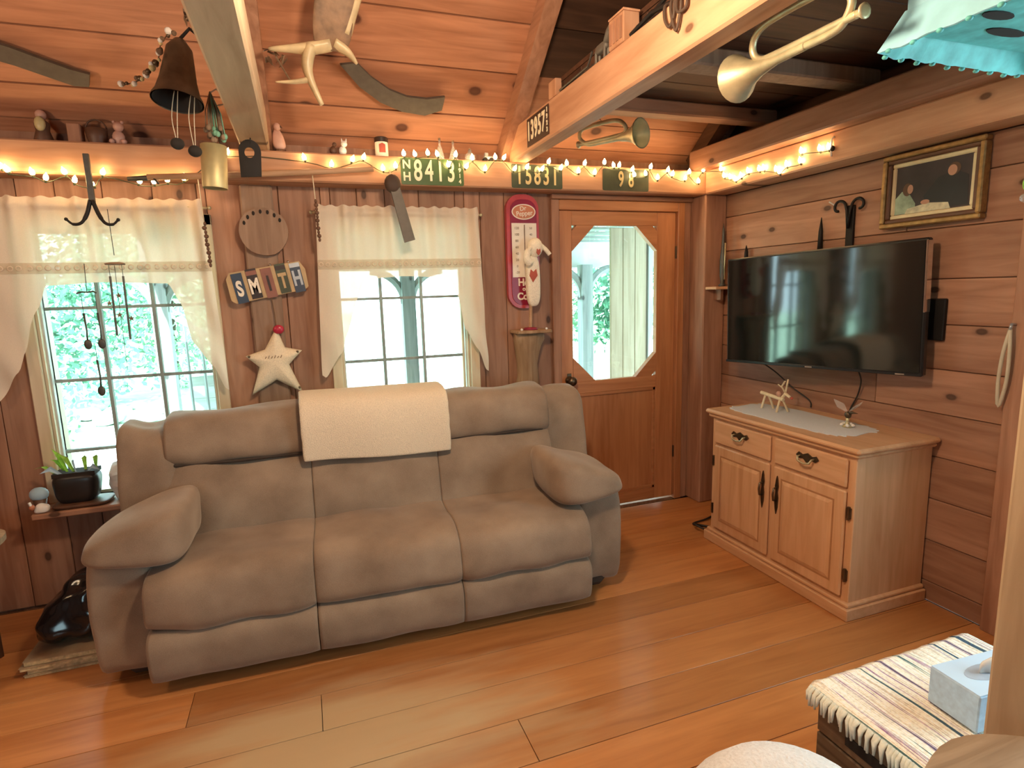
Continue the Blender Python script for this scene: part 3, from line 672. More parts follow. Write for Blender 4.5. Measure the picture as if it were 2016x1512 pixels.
# dark slot of the left footrest
for s_ in (-1, 1):
    xi, xo = (-0.915, -1.13) if s_ < 0 else (0.905, 1.13)
    a, b_ = min(xi, xo), max(xi, xo)
    MB().pad(c8(a, b_, -0.36, 0.36, .04, -0.31, 0.36, .58), 5, 14, .10, .04, 5).build('arm', V_, sofa, True)
    # wing beside the back
    w0, w1 = (-1.115, -0.88) if s_ < 0 else (0.875, 1.125)
    MB().pad(c8(w0, w1, 0.02, 0.36, .42, 0.14, 0.385, .955), 3.6, 14, .09, .05, 6).build('wing', V_, sofa, True)
    # overstuffed arm pillow, sagging outward
    P_ = []
    for (yy, dz) in ((-0.395, -.015), (0.16, .02)):
        pass
    yf, yk = -0.41, 0.06
    o_lo, o_hi, i_hi, i_lo = (-1.145, .525), (-1.12, .615), (-0.755, .735), (-0.765, .470)
    q = [o_lo, o_hi, i_hi, i_lo]
    if s_ > 0: q = [(-x_+.0, z_) for x_, z_ in q]
    ol, oh, ih, il = q
    L_, R_ = (ol, oh), (il, ih)
    if s_ > 0: L_, R_ = (il, ih), (ol, oh)
    cor = [(L_[0][0], yf, L_[0][1]), (R_[0][0], yf, R_[0][1]), (L_[0][0], yk, L_[0][1]+.01), (R_[0][0], yk, R_[0][1]+.01),
           (L_[1][0], yf+.03, L_[1][1]), (R_[1][0], yf+.03, R_[1][1]), (L_[1][0], yk, L_[1][1]+.005), (R_[1][0], yk, R_[1][1]+.005)]
    MB().puff(cor, 4.0, 18, .008, 6).build('arm_pillow', V_, sofa, True)

# towel over the middle of the back
def sheet(prof, x0, x1, nx, fn=None):     # profile of (y,z) swept along x
    V = []; F = []
    for i in range(nx+1):
        u = i/nx
        for j, (yy, zz) in enumerate(prof):
            x = x0+(x1-x0)*u
            d = fn(u, j/(len(prof)-1)) if fn else (0,0,0)
            V.append((x+d[0], yy+d[1], zz+d[2]))
    n = len(prof)
    for i in range(nx):
        for j in range(n-1): F.append((i*n+j, (i+1)*n+j, (i+1)*n+j+1, i*n+j+1))
    return V, F
prof = [(p.y, p.z) for p in smooth_path([(0, 2.795, .735), (0, 2.795, .83), (0, 2.805, .93), (0, 2.845, 1.000), (0, 2.94, 1.022), (0, 3.06, 1.018), (0, 3.15, .975), (0, 3.155, .85)], 5)]
V, F = sheet(prof, -0.055, 0.645, 26, lambda u, v: (random.uniform(-.002,.002), .006*math.sin(u*9+v*3) - u*.028, .006*math.sin(u*5+1)*(1-v) - .012*(u if v < .3 else 0)))
tw = MB().add(V, F).build('towel', 'terry', None, True, org=(0.3, 2.95, 0.8)); tag(tw, 'cream terry towel folded over the sofa back', 'towel')
md = tw.modifiers.new('thick', 'SOLIDIFY'); md.thickness = .016; md.offset = 1
md = tw.modifiers.new('sub', 'SUBSURF'); md.levels = md.render_levels = 1

# ------------------------------------------------------------------ television on its wall arm
tv = bpy.data.objects.new('television', None); COL.objects.link(tv); tag(tv, 'large black flat television angled out from the wall', 'television')
c0, c1 = Vector((2.385, 2.855, 1.342)), Vector((2.555, 1.79, 1.372))
xa = (c1-c0).normalized(); na = Vector((xa.y, -xa.x, 0)).normalized()      # outward normal toward the room
if na.x > 0: na = -na
za = xa.cross(-na).normalized();
if za.z < 0: za = -za
tvm = Matrix.Identity(4)
for i in range(3): tvm[i][0] = xa[i]; tvm[i][1] = -na[i]; tvm[i][2] = za[i]
tvm.translation = (c0+c1)/2
tv.matrix_world = tvm; ORG[tv.name] = Vector((0,0,0))
wv, hv_ = (c1-c0).length/2, .303
MB().box(-wv, wv, 0, .035, -hv_, hv_, bev=.006).build('housing', 'black_plastic', tv)
MB().box(-wv+.012, wv-.012, -.003, .0, -hv_+.016, hv_-.012).build('screen_panel', 'screen', tv)
MB().box(-wv, wv, -.006, .0, -hv_, -hv_+.014, bev=.002).build('bezel', 'black_plastic', tv)
MB().box(wv-.010, wv+.001, -.006, .036, -.02, hv_-.01, bev=.003).build('edge_trim', 'chrome', tv)
MB().box(-.20, .30, .035, .075, -.20, .14, bev=.01).build('rear_cover', 'black_plastic', tv)
MB().box(-.02, .02, -.0085, -.006, -hv_+.003, -hv_+.010).build('badge', 'chrome', tv)
MB().box(wv-.11, wv-.07, -.0085, -.006, -hv_+.003, -hv_+.009).build('sticker', 'chrome', tv)
mo = thing('wall_mount', 'black steel arm holding the television off the wall', 'mount', (XW, 1.95, 1.32))
MB().box(XW-.022, XW-.001, 1.765, 2.16, 1.225, 1.41, bev=.004).build('wall_bracket', 'black_iron', mo)
MB().tube([(XW-.02, 2.0, 1.33), (2.585, 2.15, 1.33), (2.555, 2.22, 1.34)], .018).build('arm', 'black_iron', mo)
def cord(name, label, pts, r=.004, mat='cord_black'):
    o = MB().tube(smooth_path(pts, 8), r, 6).build(name, mat, None, True, org=pts[0]); tag(o, label, 'cord'); return o
cord('power_cord', 'thin black cord hanging from the right half of the television', [(2.58, 2.12, 1.06), (2.62, 2.13, 1.0), (2.64, 2.16, .92), (2.650, 2.2, .85), (2.655, 2.22, .80)])
cord('power_cord', 'thin black cord hanging from the left half of the television', [(2.47, 2.68, 1.06), (2.56, 2.64, .99), (2.62, 2.56, .90), (2.65, 2.47, .84), (2.655, 2.46, .80)])
cord('extension_cord', 'black cord coiled on the floor beside the cabinet', [(2.30, 2.80, .012), (2.22, 2.86, .02), (2.16, 2.82, .05), (2.20, 2.76, .03), (2.27, 2.82, .012), (2.21, 2.90, .012), (2.33, 2.93, .012), (2.48, 2.99, .012)], .006)

# ------------------------------------------------------------------ oak cabinet
cb = thing('oak_cabinet', 'light oak cabinet with two drawers over two doors under the television', 'cabinet', (2.42, 2.24, 0))
CX, CY0, CY1 = 2.19, 1.772, 2.708
bx('body', 'oak_z', cb, CX, 2.652, CY0, CY1, .0, .745, bev=.003)
mb = MB().box(2.155, 2.657, 1.738, 2.742, .765, .792, bev=.010).box(2.168, 2.655, 1.752, 2.728, .745, .766, bev=.008); mb.build('worktop', 'oak_y', cb)
mb = MB().box(2.158, 2.655, 1.748, 2.732, 0, .055, bev=.004).box(2.170, 2.655, 1.758, 2.722, .055, .075, bev=.006); mb.build('plinth', 'oak_y', cb)
def raised(name, y0, y1, z0, z1, fr, mat, parent):
    p = MB().box(CX-.018, CX-.001, y0, y1, z0, z1, bev=.006).build(name, mat, parent)
    if fr:
        MB().box(CX-.0185, CX-.016, y0+fr, y1-fr, z0+fr, z1-fr).build('groove', 'oak_groove', p)
        mb = MB(); a, b_, c, d = y0+fr+.004, y1-fr-.004, z0+fr+.004, z1-fr-.004
        e = .022; X0, X1 = CX-.017, CX-.024
        Vv = [(X0,a,c),(X0,b_,c),(X0,b_,d),(X0,a,d),(X1,a+e,c+e),(X1,b_-e,c+e),(X1,b_-e,d-e),(X1,a+e,d-e)]
        mb.add(Vv, [(4,5,6,7),(0,1,5,4),(1,2,6,5),(2,3,7,6),(3,0,4,7)]); mb.build('raised_panel', mat, p)
    return p
def bail(yc, zc, parent):
    h = MB()
    h.prism([(yc-0.0650, zc+.004), (yc-0.0500, zc+.020), (yc-0.0275, zc+.012), (yc, zc+.024), (yc+0.0275, zc+.012), (yc+0.0500, zc+.020), (yc+0.0650, zc+.004), (yc+0.0475, zc-.010), (yc+0.0225, zc-.006), (yc, zc-.026), (yc-0.0225, zc-.006), (yc-0.0475, zc-.010)], 'yz', CX-.0245, CX-.019)
    pl = h.build('handle', 'bronze', parent)
    MB().tube([(CX-.022, yc-0.0400, zc+.004), (CX-.040, yc-0.0400, zc+.002), (CX-.046, yc-0.0325, zc-.016), (CX-.048, yc, zc-.022), (CX-.046, yc+0.0325, zc-.016), (CX-.040, yc+0.0400, zc+.002), (CX-.022, yc+0.0400, zc+.004)], .005, 6).build('bail', 'aged_brass', pl, True)
for (a, b_, yc) in ((2.252, 2.672, 2.462), (1.806, 2.222, 2.014)):
    d_ = raised('drawer', a, b_, .602, .733, 0, 'oak_y', cb); bail(yc, .684, d_)
for (a, b_, yh) in ((2.252, 2.672, 2.285), (1.806, 2.222, 2.190)):
    d_ = raised('door', a, b_, .092, .588, .052, 'oak_z', cb)
    pl = MB().prism([(yh-.008, .38), (yh, .345), (yh+.008, .38), (yh+.011, .43), (yh+.006, .46), (yh+.011, .49), (yh+.006, .525), (yh, .545), (yh-.006, .525), (yh-.011, .49), (yh-.006, .46), (yh-.011, .43)], 'yz', CX-.024, CX-.018).build('handle', 'bronze', d_)
    MB().tube([(CX-.022, yh, .485), (CX-.042, yh, .48), (CX-.046, yh, .45), (CX-.042, yh, .42), (CX-.022, yh, .415)], .0055, 6).build('pull', 'bronze', pl, True)
for yc, zz in ((1.792, .49), (1.792, .20), (2.688, .49), (2.688, .20)):
    MB().tube([(CX-.008, yc, zz-.03), (CX-.008, yc, zz+.03)], .007, 8).box(CX-.010, CX-.001, yc-.010, yc+.010, zz-.024, zz+.024).build('hinge', 'bronze', cb)
# runner with ragged lace edge
mb = MB(); n = 44; V = []; F = []
def ell(t):
    cx_, cy_ = 2.40, 2.31; a, b_ = .155, .385
    c, s_ = math.cos(t), math.sin(t); pw = lambda q, e: math.copysign(abs(q)**e, q)
    k = 1+.03*math.sin(t*22)
    return (cx_ + a*pw(c, .4)*k, cy_ + b_*pw(s_, .4)*k)
ring = [ell(2*math.pi*i/96) for i in range(96)]
rn = MB().prism([(x_, y_) for x_, y_ in ring], 'xy', .7925, .7955).build('lace_runner', 'doily', None, org=(2.40, 2.31, .7925)); tag(rn, 'pale blue-white lace runner laid on the oak cabinet', 'runner')
# stick reindeer
de = thing('stick_reindeer', 'little pale reindeer made of sticks on the lace runner', 'figurine', (2.44, 2.47, .796))
dz = .796
MB().tube([(2.43, 2.60, dz+.088), (2.435, 2.44, dz+.070)], .010, 8).build('body', 'stick_wood', de)
for (a, b_) in (((2.437, 2.575), (2.420, 2.582)), ((2.430, 2.540), (2.470, 2.545)), ((2.437, 2.465), (2.405, 2.455)), ((2.437, 2.452), (2.47, 2.44))):
    MB().tube([(a[0], a[1], dz+.075), ((a[0]+b_[0])/2, (a[1]+b_[1])/2, dz+.04), (b_[0], b_[1], dz)], .006, 6).build('leg', 'stick_wood', de)
MB().tube([(2.435, 2.455, dz+.075), (2.437, 2.43, dz+.105), (2.437, 2.395, dz+.090)], [.008, .010, .007], 8).build('head', 'stick_wood', de)
MB().ball((2.436, 2.385, dz+.088), .008).build('nose', 'heart_red', de, True)
for s_ in (-1, 1):
    an = MB().tube([(2.436, 2.43, dz+.11), (2.436+.018*s_, 2.44, dz+.145), (2.436+.03*s_, 2.425+.02*s_, dz+.18)], .005, 6)
    an.tube([(2.436+.016*s_, 2.44, dz+.140), (2.436+.034*s_, 2.45, dz+.158)], .004, 6); an.build('antler', 'stick_wood', de)
MB().ball((2.436, 2.475, dz+.098), (.016, .018, .016)).build('bow', 'pink_china', de, True)
# small glass bird lifting its wings
gb = thing('glass_hummingbird', 'small bird figurine with raised clear wings on the runner end', 'figurine', (2.45, 2.05, .796))
MB().lathe([(.022, 0), (.024, .006), (.010, .014), (.007, .03), (.009, .045)], (2.45, 2.05, dz), n=14).build('stand', 'aged_brass', gb, True)
MB().ball((2.45, 2.05, dz+.060), (.012, .018, .018)).build('body', 'bronze', gb, True)
MB().tube([(2.45, 2.04, dz+.07), (2.44, 2.02, dz+.078), (2.435, 1.985, dz+.080)], [.009, .007, .001], 7).build('beak', 'bronze', gb, True)
for (dy, dx) in ((.055, -.035), (-.05, .035)):
    p0 = Vector((2.45, 2.05, dz+.07)); tip = p0+Vector((dx, dy, .062)); sd = Vector((.012, -.010, .006))
    MB().add([p0, p0.lerp(tip, .55)+sd, tip, p0.lerp(tip, .5)-sd, p0+Vector((0,0,.003)), p0.lerp(tip, .55)+sd+Vector((.002,0,.003)), tip+Vector((.002,0,.002)), p0.lerp(tip, .5)-sd+Vector((.002,0,.003))],
             [(0,1,2,3), (7,6,5,4), (0,4,5,1), (1,5,6,2), (2,6,7,3), (3,7,4,0)]).build('wing', 'crystal', gb)
for i in range(5):
    a = i*1.26; MB().ball((2.45+.022*math.cos(a), 2.05+.026*math.sin(a), dz+.012), (.010, .010, .008), 7, 5).build('petal', 'porcelain', gb, True)

# ------------------------------------------------------------------ wall pieces on the right
pf = thing('framed_painting', 'gilt-framed dark painting of two people at a table', 'painting', (2.645, 1.87, 1.72))
Y0, Y1, Z0, Z1 = 1.645, 2.088, 1.735, 2.062
def frame_rails(y0, y1, z0, z1, w, x0, x1, mat, name):
    for (a, b_, c, d) in ((y0, y1, z1-w, z1), (y0, y1, z0, z0+w), (y0, y0+w, z0+w, z1-w), (y1-w, y1, z0+w, z1-w)):
        MB().box(x0, x1, a, b_, c, d, bev=.005).build(name, mat, pf)
frame_rails(Y0, Y1, Z0, Z1, .022, 2.612, 2.655, 'gilt', 'frame_rail')
frame_rails(Y0+.020, Y1-.020, Z0+.020, Z1-.020, .020, 2.622, 2.655, 'frame_brown', 'inner_rail')
frame_rails(Y0+.038, Y1-.038, Z0+.038, Z1-.038, .020, 2.632, 2.655, 'mat_cream', 'liner')
ca = MB().box(2.638, 2.65, Y0+.056, Y1-.056, Z0+.056, Z1-.056).build('canvas', 'paint_dark', pf)
def blob(poly, mat, d): MB().prism(poly, 'yz', 2.638-d, 2.6382).build('painted_shape', mat, ca)
def oval(cy, cz, ry, rz, n=18): return [(cy+ry*math.cos(2*math.pi*i/n), cz+rz*math.sin(2*math.pi*i/n)) for i in range(n)]
blob([(1.75, 1.80), (1.88, 1.80), (1.90, 1.86), (1.84, 1.93), (1.77, 1.95), (1.715, 1.92), (1.71, 1.80)], 'paint_black', .0006)
blob([(1.935, 1.795), (2.03, 1.795), (2.03, 1.865), (2.00, 1.895), (1.97, 1.888), (1.935, 1.835)], 'paint_green', .0008)
blob(oval(1.975, 1.90, .022, .028), 'paint_brown', .0009); blob(oval(1.962, 1.90, .013, .020), 'paint_skin', .0011)
blob(oval(1.775, 1.955, .026, .026), 'paint_brown', .0009); blob(oval(1.782, 1.950, .019, .022), 'paint_skin', .0011)
blob([(1.78, 1.794), (1.98, 1.794), (1.97, 1.815), (1.88, 1.83), (1.79, 1.82)], 'paint_cloth', .0012)
blob(oval(1.89, 1.835, .020, .010), 'paint_skin', .0013)

sc_ = thing('scroll_bracket', 'black iron wall candle bracket with two curled scrolls', 'wall bracket', (2.63, 2.27, 1.62))
MB().box(2.640, 2.655, 2.250, 2.292, 1.62, 1.875, bev=.003).build('back_bar', 'black_iron', sc_)
for s_ in (-1, 1):
    pts = [(2.63, 2.271, 1.76), (2.63, 2.271+.010*s_, 1.85)]
    for i in range(16):
        t = i/15; a = math.pi - t*4.6 ; r_ = .042*(1-.62*t)
        pts.append((2.63, 2.271+s_*(.058+r_*math.cos(a)*1.0), 1.868+r_*math.sin(a)))
    MB().tube(pts, .007, 7).build('scroll', 'black_iron', sc_, True)
MB().tube([(2.65, 2.36, 1.88), (2.61, 2.372, 1.905)], .004, 6).build('white_hook', 'porcelain', sc_)
for (yy, z0, z1, lab) in ((2.436, 1.60, 1.835, 'tall black tapering spike rising above the television middle'), (2.99, 1.60, 1.735, 'short dark tapering spike rising above the television left end')):
    k_ = thing('iron_spike', lab, 'candle spike', (2.63, yy, z0))
    MB().tube([(2.633, yy, z0), (2.633, yy, z0+(z1-z0)*.7), (2.633, yy, z1)], [.016, .011, .002], 10).build('taper', 'black_iron', k_, True)
    MB().box(2.633, 2.659, yy-.01, yy+.01, z0, z0+.025).build('bracket', 'black_iron', k_)
# corner shelf with a slim figure
sh = thing('corner_shelf', 'little wooden shelf in the corner behind the television', 'shelf', (2.58, 3.15, 1.46))
bx('board', 'oak_y', sh, 2.50, 2.658, 3.10, 3.208, 1.468, 1.486, bev=.003); bx('support', 'wall_wood_z', sh, 2.57, 2.59, 3.14, 3.209, 1.40, 1.4675)
fg = thing('slim_figurine', 'slender greenish pointed figurine standing on the corner shelf', 'figurine', (2.58, 3.14, 1.4865))
MB().lathe([(.022, 0), (.024, .01), (.012, .02), (.018, .08), (.020, .16), (.012, .24), (.008, .30), (.009, .34), (.001, .40)], (2.58, 3.14, 1.4865), n=12).build('body', 'dark_steel', fg, True)
MB().tube([(2.58, 3.12, 1.53), (2.575, 3.115, 1.65), (2.58, 3.12, 1.76)], .005, 6).build('pale_stripe', 'aged_brass', fg, True)

# ------------------------------------------------------------------ pieces on the back wall
ld = thing('timber_slice', 'round weathered wooden slice hung high between the windows', 'plaque', (-0.155, 3.30, 1.72))
V = []; 
out_ = []
for i in range(26):
    t = 2*math.pi*i/26; r_ = .118*(1+.05*noise.noise(Vector((math.cos(t)*1.5, math.sin(t)*1.5, 3)))); out_.append((-0.155+r_*math.cos(t), 1.836+r_*math.sin(t)))
MB().prism(out_, 'xz', 3.295, 3.334).build('slice', 'grey_wood', ld)
for i in range(7):
    t = R(35+i*20); MB().ball((-0.155+.098*math.cos(t), 3.293, 1.836+.098*math.sin(t)), (.007, .004, .011), 7, 5).build('peg', 'near_black', ld, True)

sg = thing('letter_sign', 'wooden name sign with five letters cut from licence plates', 'sign', (-0.16, 3.30, 1.48))
tilt = R(10.0); cs_, sn_ = math.cos(tilt), math.sin(tilt); cx_, cz_ = -0.158, 1.582
def rot(a, b_): return (cx_+a*cs_-b_*sn_, cz_+a*sn_+b_*cs_)
MB().prism([rot(*p) for p in ((-.195,-.060),(-.175,-.078),(.170,-.074),(.19,-.06),(.195,.03),(.175,.075),(-.17,.078),(-.192,.05))], 'xz', 3.308, 3.332).build('board', 'tan_plate', sg)
sty = [('S', 'blue_plate', 'white_enamel'), ('M', 'plate_black', 'white_enamel'), ('I', 'rust_plate', 'plate_black'), ('T', 'plate_olive', 'tan_plate'), ('H', 'blue_plate', 'silver_plate')]
for i, (c, pm, lm) in enumerate(sty):
    a = -.140+i*.0715; b0 = -.070+(.006 if i % 2 else 0)
    pl = MB().prism([rot(a-.026, -.082+.010*(i%2)), rot(a+.026, -.082+.010*(i%2)), rot(a+.026, .070+.010*(i%2)), rot(a-.026, .070+.010*(i%2))], 'xz', 3.304, 3.3078).build('letter_plate', pm, sg)
    p = rot(a, -.012); text(c, .105, lm, pl, face_back(p[0], 3.3025, p[1], tilt), sx=.62, bold=.004)
    p = rot(a, .060); MB().prism([rot(a-.0255, .048), rot(a+.0255, .048), rot(a+.0255, .070), rot(a-.0255, .070)], 'xz', 3.3025, 3.3039).build('plate_strip', ('blue_plate', 'rust_plate', 'rust_plate', 'plate_black', 'silver_plate')[i], pl)
for a in (.04, -.05):
    p = rot(a+.08, .078); MB().ball((p[0], 3.318, p[1]+.004), .007, 8, 6).build('hanger', 'chrome', sg, True)

st = thing('stuffed_star', 'cream stuffed fabric star hanging below the letter sign', 'ornament', (-0.165, 3.30, 1.0))
pts = [(-0.140, 1.345), (-0.105, 1.238), (-0.020, 1.217), (-0.092, 1.145), (-0.032, 0.985), (-0.160, 1.066), (-0.288, 0.993), (-0.240, 1.140), (-0.302, 1.202), (-0.205, 1.232)]
cx_, cz_ = -0.162, 1.165
V = [(cx_, 3.262, cz_)]; F = []
N_ = len(pts); outl = []
for i in range(N_):
    p, q = pts[i], pts[(i+1)%N_]
    for k in range(4): outl.append((p[0]+(q[0]-p[0])*k/4, p[1]+(q[1]-p[1])*k/4))
M_ = len(outl)
for lev, (s_, yy) in enumerate(((.45, 3.268), (.78, 3.280), (.94, 3.294), (1.0, 3.312), (.9, 3.330))):
    for (a, b_) in outl: V.append((cx_+(a-cx_)*s_, yy, cz_+(b_-cz_)*s_))
for i in range(M_): F.append((0, 1+i, 1+(i+1)%M_))
for l in range(4):
    for i in range(M_): F.append((1+l*M_+i, 1+(l+1)*M_+i, 1+(l+1)*M_+(i+1)%M_, 1+l*M_+(i+1)%M_))
F.append(tuple(1+4*M_+i for i in range(M_)))
so_ = MB().add(V, F).build('star_body', 'muslin', st, True)
MB().ball((-0.128, 3.285, 1.335), (.028, .012, .024)).build('red_button', 'red_button', st, True)
MB().tube([(-0.14, 3.31, 1.35), (-0.142, 3.31, 1.42), (-0.15, 3.315, 1.50)], .003, 5).build('cord', 'thread_brown', st)
for (x_, z_) in ((-.045, 1.212), (-.283, 1.200), (-.05, 1.02)): MB().ball((x_, 3.288, z_), (.007, .006, .007), 8, 5).build('stud', 'bronze', st, True)
for i in range(6): MB().tube([(-.205+i*.015, 3.263, 1.187), (-.198+i*.015, 3.262, 1.198+.004*(i%2))], .0016, 5).build('stitching', 'thread_brown', st)

th = thing('wall_thermometer', 'tall maroon metal advertising thermometer hung beside the door', 'thermometer', (1.275, 3.34, 1.38))
def capsule(x0, x1, z0, z1, n=10):
    r_ = (x1-x0)/2; cx = (x0+x1)/2
    return [(cx+r_*math.cos(math.pi*i/n), z1-r_+r_*math.sin(math.pi*i/n)) for i in range(n+1)] + [(cx+r_*math.cos(math.pi+math.pi*i/n), z0+r_+r_*math.sin(math.pi+math.pi*i/n)) for i in range(n+1)]
def cap2(x0, x1, z0, z1, r_, n=6):
    o = []
    for (cx, cz, a0) in ((x1-r_, z1-r_, 0), (x0+r_, z1-r_, 90), (x0+r_, z0+r_, 180), (x1-r_, z0+r_, 270)):
        for i in range(n+1): t = R(a0+90*i/n); o.append((cx+r_*math.cos(t), cz+r_*math.sin(t)))
    return o
ZT0, ZT1 = 1.392, 2.062
MB().prism(cap2(1.176, 1.382, ZT0, ZT1, .085), 'xz', 3.338, 3.372).build('rim', 'rose_enamel', th)
fc = MB().prism(cap2(1.198, 1.366, ZT0+.02, ZT1-.03, .068), 'xz', 3.332, 3.3378).build('face', 'maroon_enamel', th)
MB().prism(oval(1.283, 1.960, .076, .045, 28), 'xz', 3.3295, 3.3318).build('oval_badge', 'white_enamel', fc)
MB().prism(oval(1.283, 1.960, .069, .039, 28), 'xz', 3.328, 3.3293).build('oval_badge', 'oval_red', fc)
text('Dr', .036, 'white_enamel', fc, face_back(1.278, 3.3270, 1.978, R(8)), sx=1.0, bold=.0004)
text('Pepper', .040, 'white_enamel', fc, face_back(1.286, 3.3270, 1.950, R(5)), sx=.92, bold=.0003)
MB().prism([(1.204, 1.578), (1.362, 1.578), (1.362, 1.895), (1.204, 1.895)], 'xz', 3.329, 3.3318).build('scale_card', 'white_enamel', th)
MB().tube([(1.283, 3.326, 1.585), (1.283, 3.326, 1.885)], .0035, 6).build('glass_tube', 'chrome', th)
for i in range(8): text(str(120-20*i), .020, 'thread_brown', th, face_back(1.235, 3.3282, 1.865-i*.037), sx=1.0, ext=.0004)
for i in range(8): text(str(50-10*i), .018, 'thread_brown', th, face_back(1.325, 3.3282, 1.865-i*.037), sx=1.0, ext=.0004)
text('Hot', .060, 'white_enamel', th, face_back(1.282, 3.3305, 1.546), sx=.95, bold=.002)
text('or', .034, 'white_enamel', th, face_back(1.280, 3.3305, 1.508), bold=.0012)
text('Cold', .058, 'white_enamel', th, face_back(1.284, 3.3305, 1.462), sx=.95, bold=.002)

# cloth goose doll on a stick, on a bark bracket
br_ = thing('bark_bracket', 'rough bark wall bracket with a flat shelf top beside the door', 'bracket', (1.29, 3.30, .93))
MB().box(1.185, 1.405, 3.215, 3.372, 1.243, 1.262, bev=.004).build('shelf_top', 'log_wood', br_)
V = []; F = []; n = 14; lv = [(1.243, .100, .0), (1.20, .098, .0), (1.13, .070, -.01), (1.05, .056, -.015), (0.98, .062, -.012), (0.90, .070, -.02), (.84, .055, -.02)]
for (zz, r_, dx) in lv:
    for k in range(n):
        t = 2*math.pi*k/n; w = 1+.45*noise.noise(Vector((math.cos(t)*2.5, math.sin(t)*2.5, zz*7)))
        V.append((1.287+dx+r_*w*math.cos(t), min(3.371, 3.31+.06*w*math.sin(t)*(r_/.1)**.3), zz))
for l in range(len(lv)-1):
    for k in range(n): F.append((l*n+k, l*n+(k+1)%n, (l+1)*n+(k+1)%n, (l+1)*n+k))
F.append(tuple(range(n))); F.append(tuple(reversed([(len(lv)-1)*n+k for k in range(n)])))
MB().add(V, F).build('bark_trunk', 'log_wood', br_, True)
for x_ in (1.215, 1.375): MB().ball((x_, 3.235, 1.268), .008, 8, 6).build('peg', 'porcelain', br_, True)
go = thing('cloth_doll', 'white stuffed cloth animal doll on a stick before the thermometer', 'doll', (1.292, 3.285, 1.262))
MB().lathe([(.045, 0), (.040, .012), (.012, .016)], (1.292, 3.285, 1.2625), n=14).build('base', 'maroon_enamel', go, True)
MB().tube([(1.292, 3.285, 1.275), (1.297, 3.285, 1.42)], .011, 8).build('stick', 'shaft_wood', go)
MB().puff([(1.272, 3.25, 1.400), (1.358, 3.25, 1.405), (1.272, 3.315, 1.400), (1.358, 3.315, 1.405), (1.268, 3.25, 1.705), (1.352, 3.25, 1.71), (1.268, 3.315, 1.705), (1.352, 3.315, 1.71)], 3.2, 10).build('body', 'goose_cloth', go, True)
MB().ball((1.325, 3.268, 1.748), (.047, .040, .058), 14, 10).build('head', 'goose_cloth', go, True)
MB().tube(smooth_path([(1.300, 3.25, 1.755), (1.268, 3.235, 1.725), (1.258, 3.23, 1.68), (1.278, 3.235, 1.655)], 5), [.012]*5+[.020]*5+[.023]*6, 9).build('ear', 'goose_cloth', go, True)
MB().tube(smooth_path([(1.358, 3.27, 1.765), (1.388, 3.255, 1.735), (1.412, 3.25, 1.705)], 5), .013, 8).build('ear', 'goose_cloth', go, True)
MB().prism([(1.330, 1.700), (1.343, 1.716), (1.340, 1.738), (1.330, 1.728), (1.322, 1.738), (1.318, 1.716)], 'xz', 3.222, 3.230).build('mouth_patch', 'heart_red', go)
MB().prism([(1.300, 1.545), (1.330, 1.585), (1.322, 1.622), (1.304, 1.606), (1.288, 1.62), (1.280, 1.585)], 'xz', 3.246, 3.2525).build('heart_patch', 'heart_red', go)

# licence plates
def plate(label, x0, x1, z0, z1, yy, main, mat, dm, size, sx, left='', right='', bolts=True):
    p = thing('licence_plate', label, 'licence plate', ((x0+x1)/2, yy, z0), 'old licence plates on the beams')
    b_ = MB().prism(cap2(x0, x1, z0, z1, .010, 3), 'xz', yy, yy+.0022).build('plate', mat, p)
    for (a, b2, c, d) in ((x0, x1, z0, z0+.004), (x0, x1, z1-.004, z1), (x0, x0+.004, z0, z1), (x1-.004, x1, z0, z1)):
        pass
    n = len(main)
    x_l = x0+(.062 if left else .02); x_r = x1-(.040 if right else .02)
    for i, ch_ in enumerate(main): text(ch_, size, dm, b_, face_back(x_l+(x_r-x_l)*(i+.5)/n, yy-.0012, (z0+z1)/2), sx=sx, bold=.0025, name='digit')
    for i, ch_ in enumerate(left): text(ch_, .062, dm, b_, face_back(x0+.032, yy-.0012, z0+(z1-z0)*(.74-.46*i)), sx=.95, bold=.0015, name='digit')
    for i, ch_ in enumerate(right): text(ch_, .030, dm, b_, face_back(x1-.022, yy-.0012, z0+(z1-z0)*(.82-.22*i)), sx=.9, bold=.001, name='digit')
    return p
plate('green licence plate reading 8413 with N over H', .548, .892, 2.076, 2.212, 3.2175, '8413', 'plate_green', 'digit_cream', .150, .62, 'NH', '1914')
plate('dark olive licence plate reading 15831 above the thermometer', 1.172, 1.487, 2.076, 2.206, 3.2175, '15831', 'plate_olive', 'digit_worn', .138, .60)
plate('dim licence plate above the door with digits 98', 1.752, 2.070, 2.078, 2.204, 3.2175, ' 98 ', 'plate_olive', 'digit_worn', .125, .60)
p = thing('licence_plate', 'black licence plate reading 13957 on the wide beam side', 'licence plate', (1.178, 2.83, 2.23), 'old licence plates on the beams')
b_ = MB().box(1.1755, 1.1775, 2.690, 2.972, 2.236, 2.372).build('plate', 'plate_black', p)
for i, ch_ in enumerate('13957'): text(ch_, .128, 'digit_cream', b_, face_left(1.1742, 2.945-.048*i, 2.304), sx=.60, bold=.003, name='digit')
for i in range(4): text('1923'[i], .030, 'digit_cream', b_, face_left(1.1742, 2.708, 2.350-.030*i), sx=.9, bold=.001, name='digit')

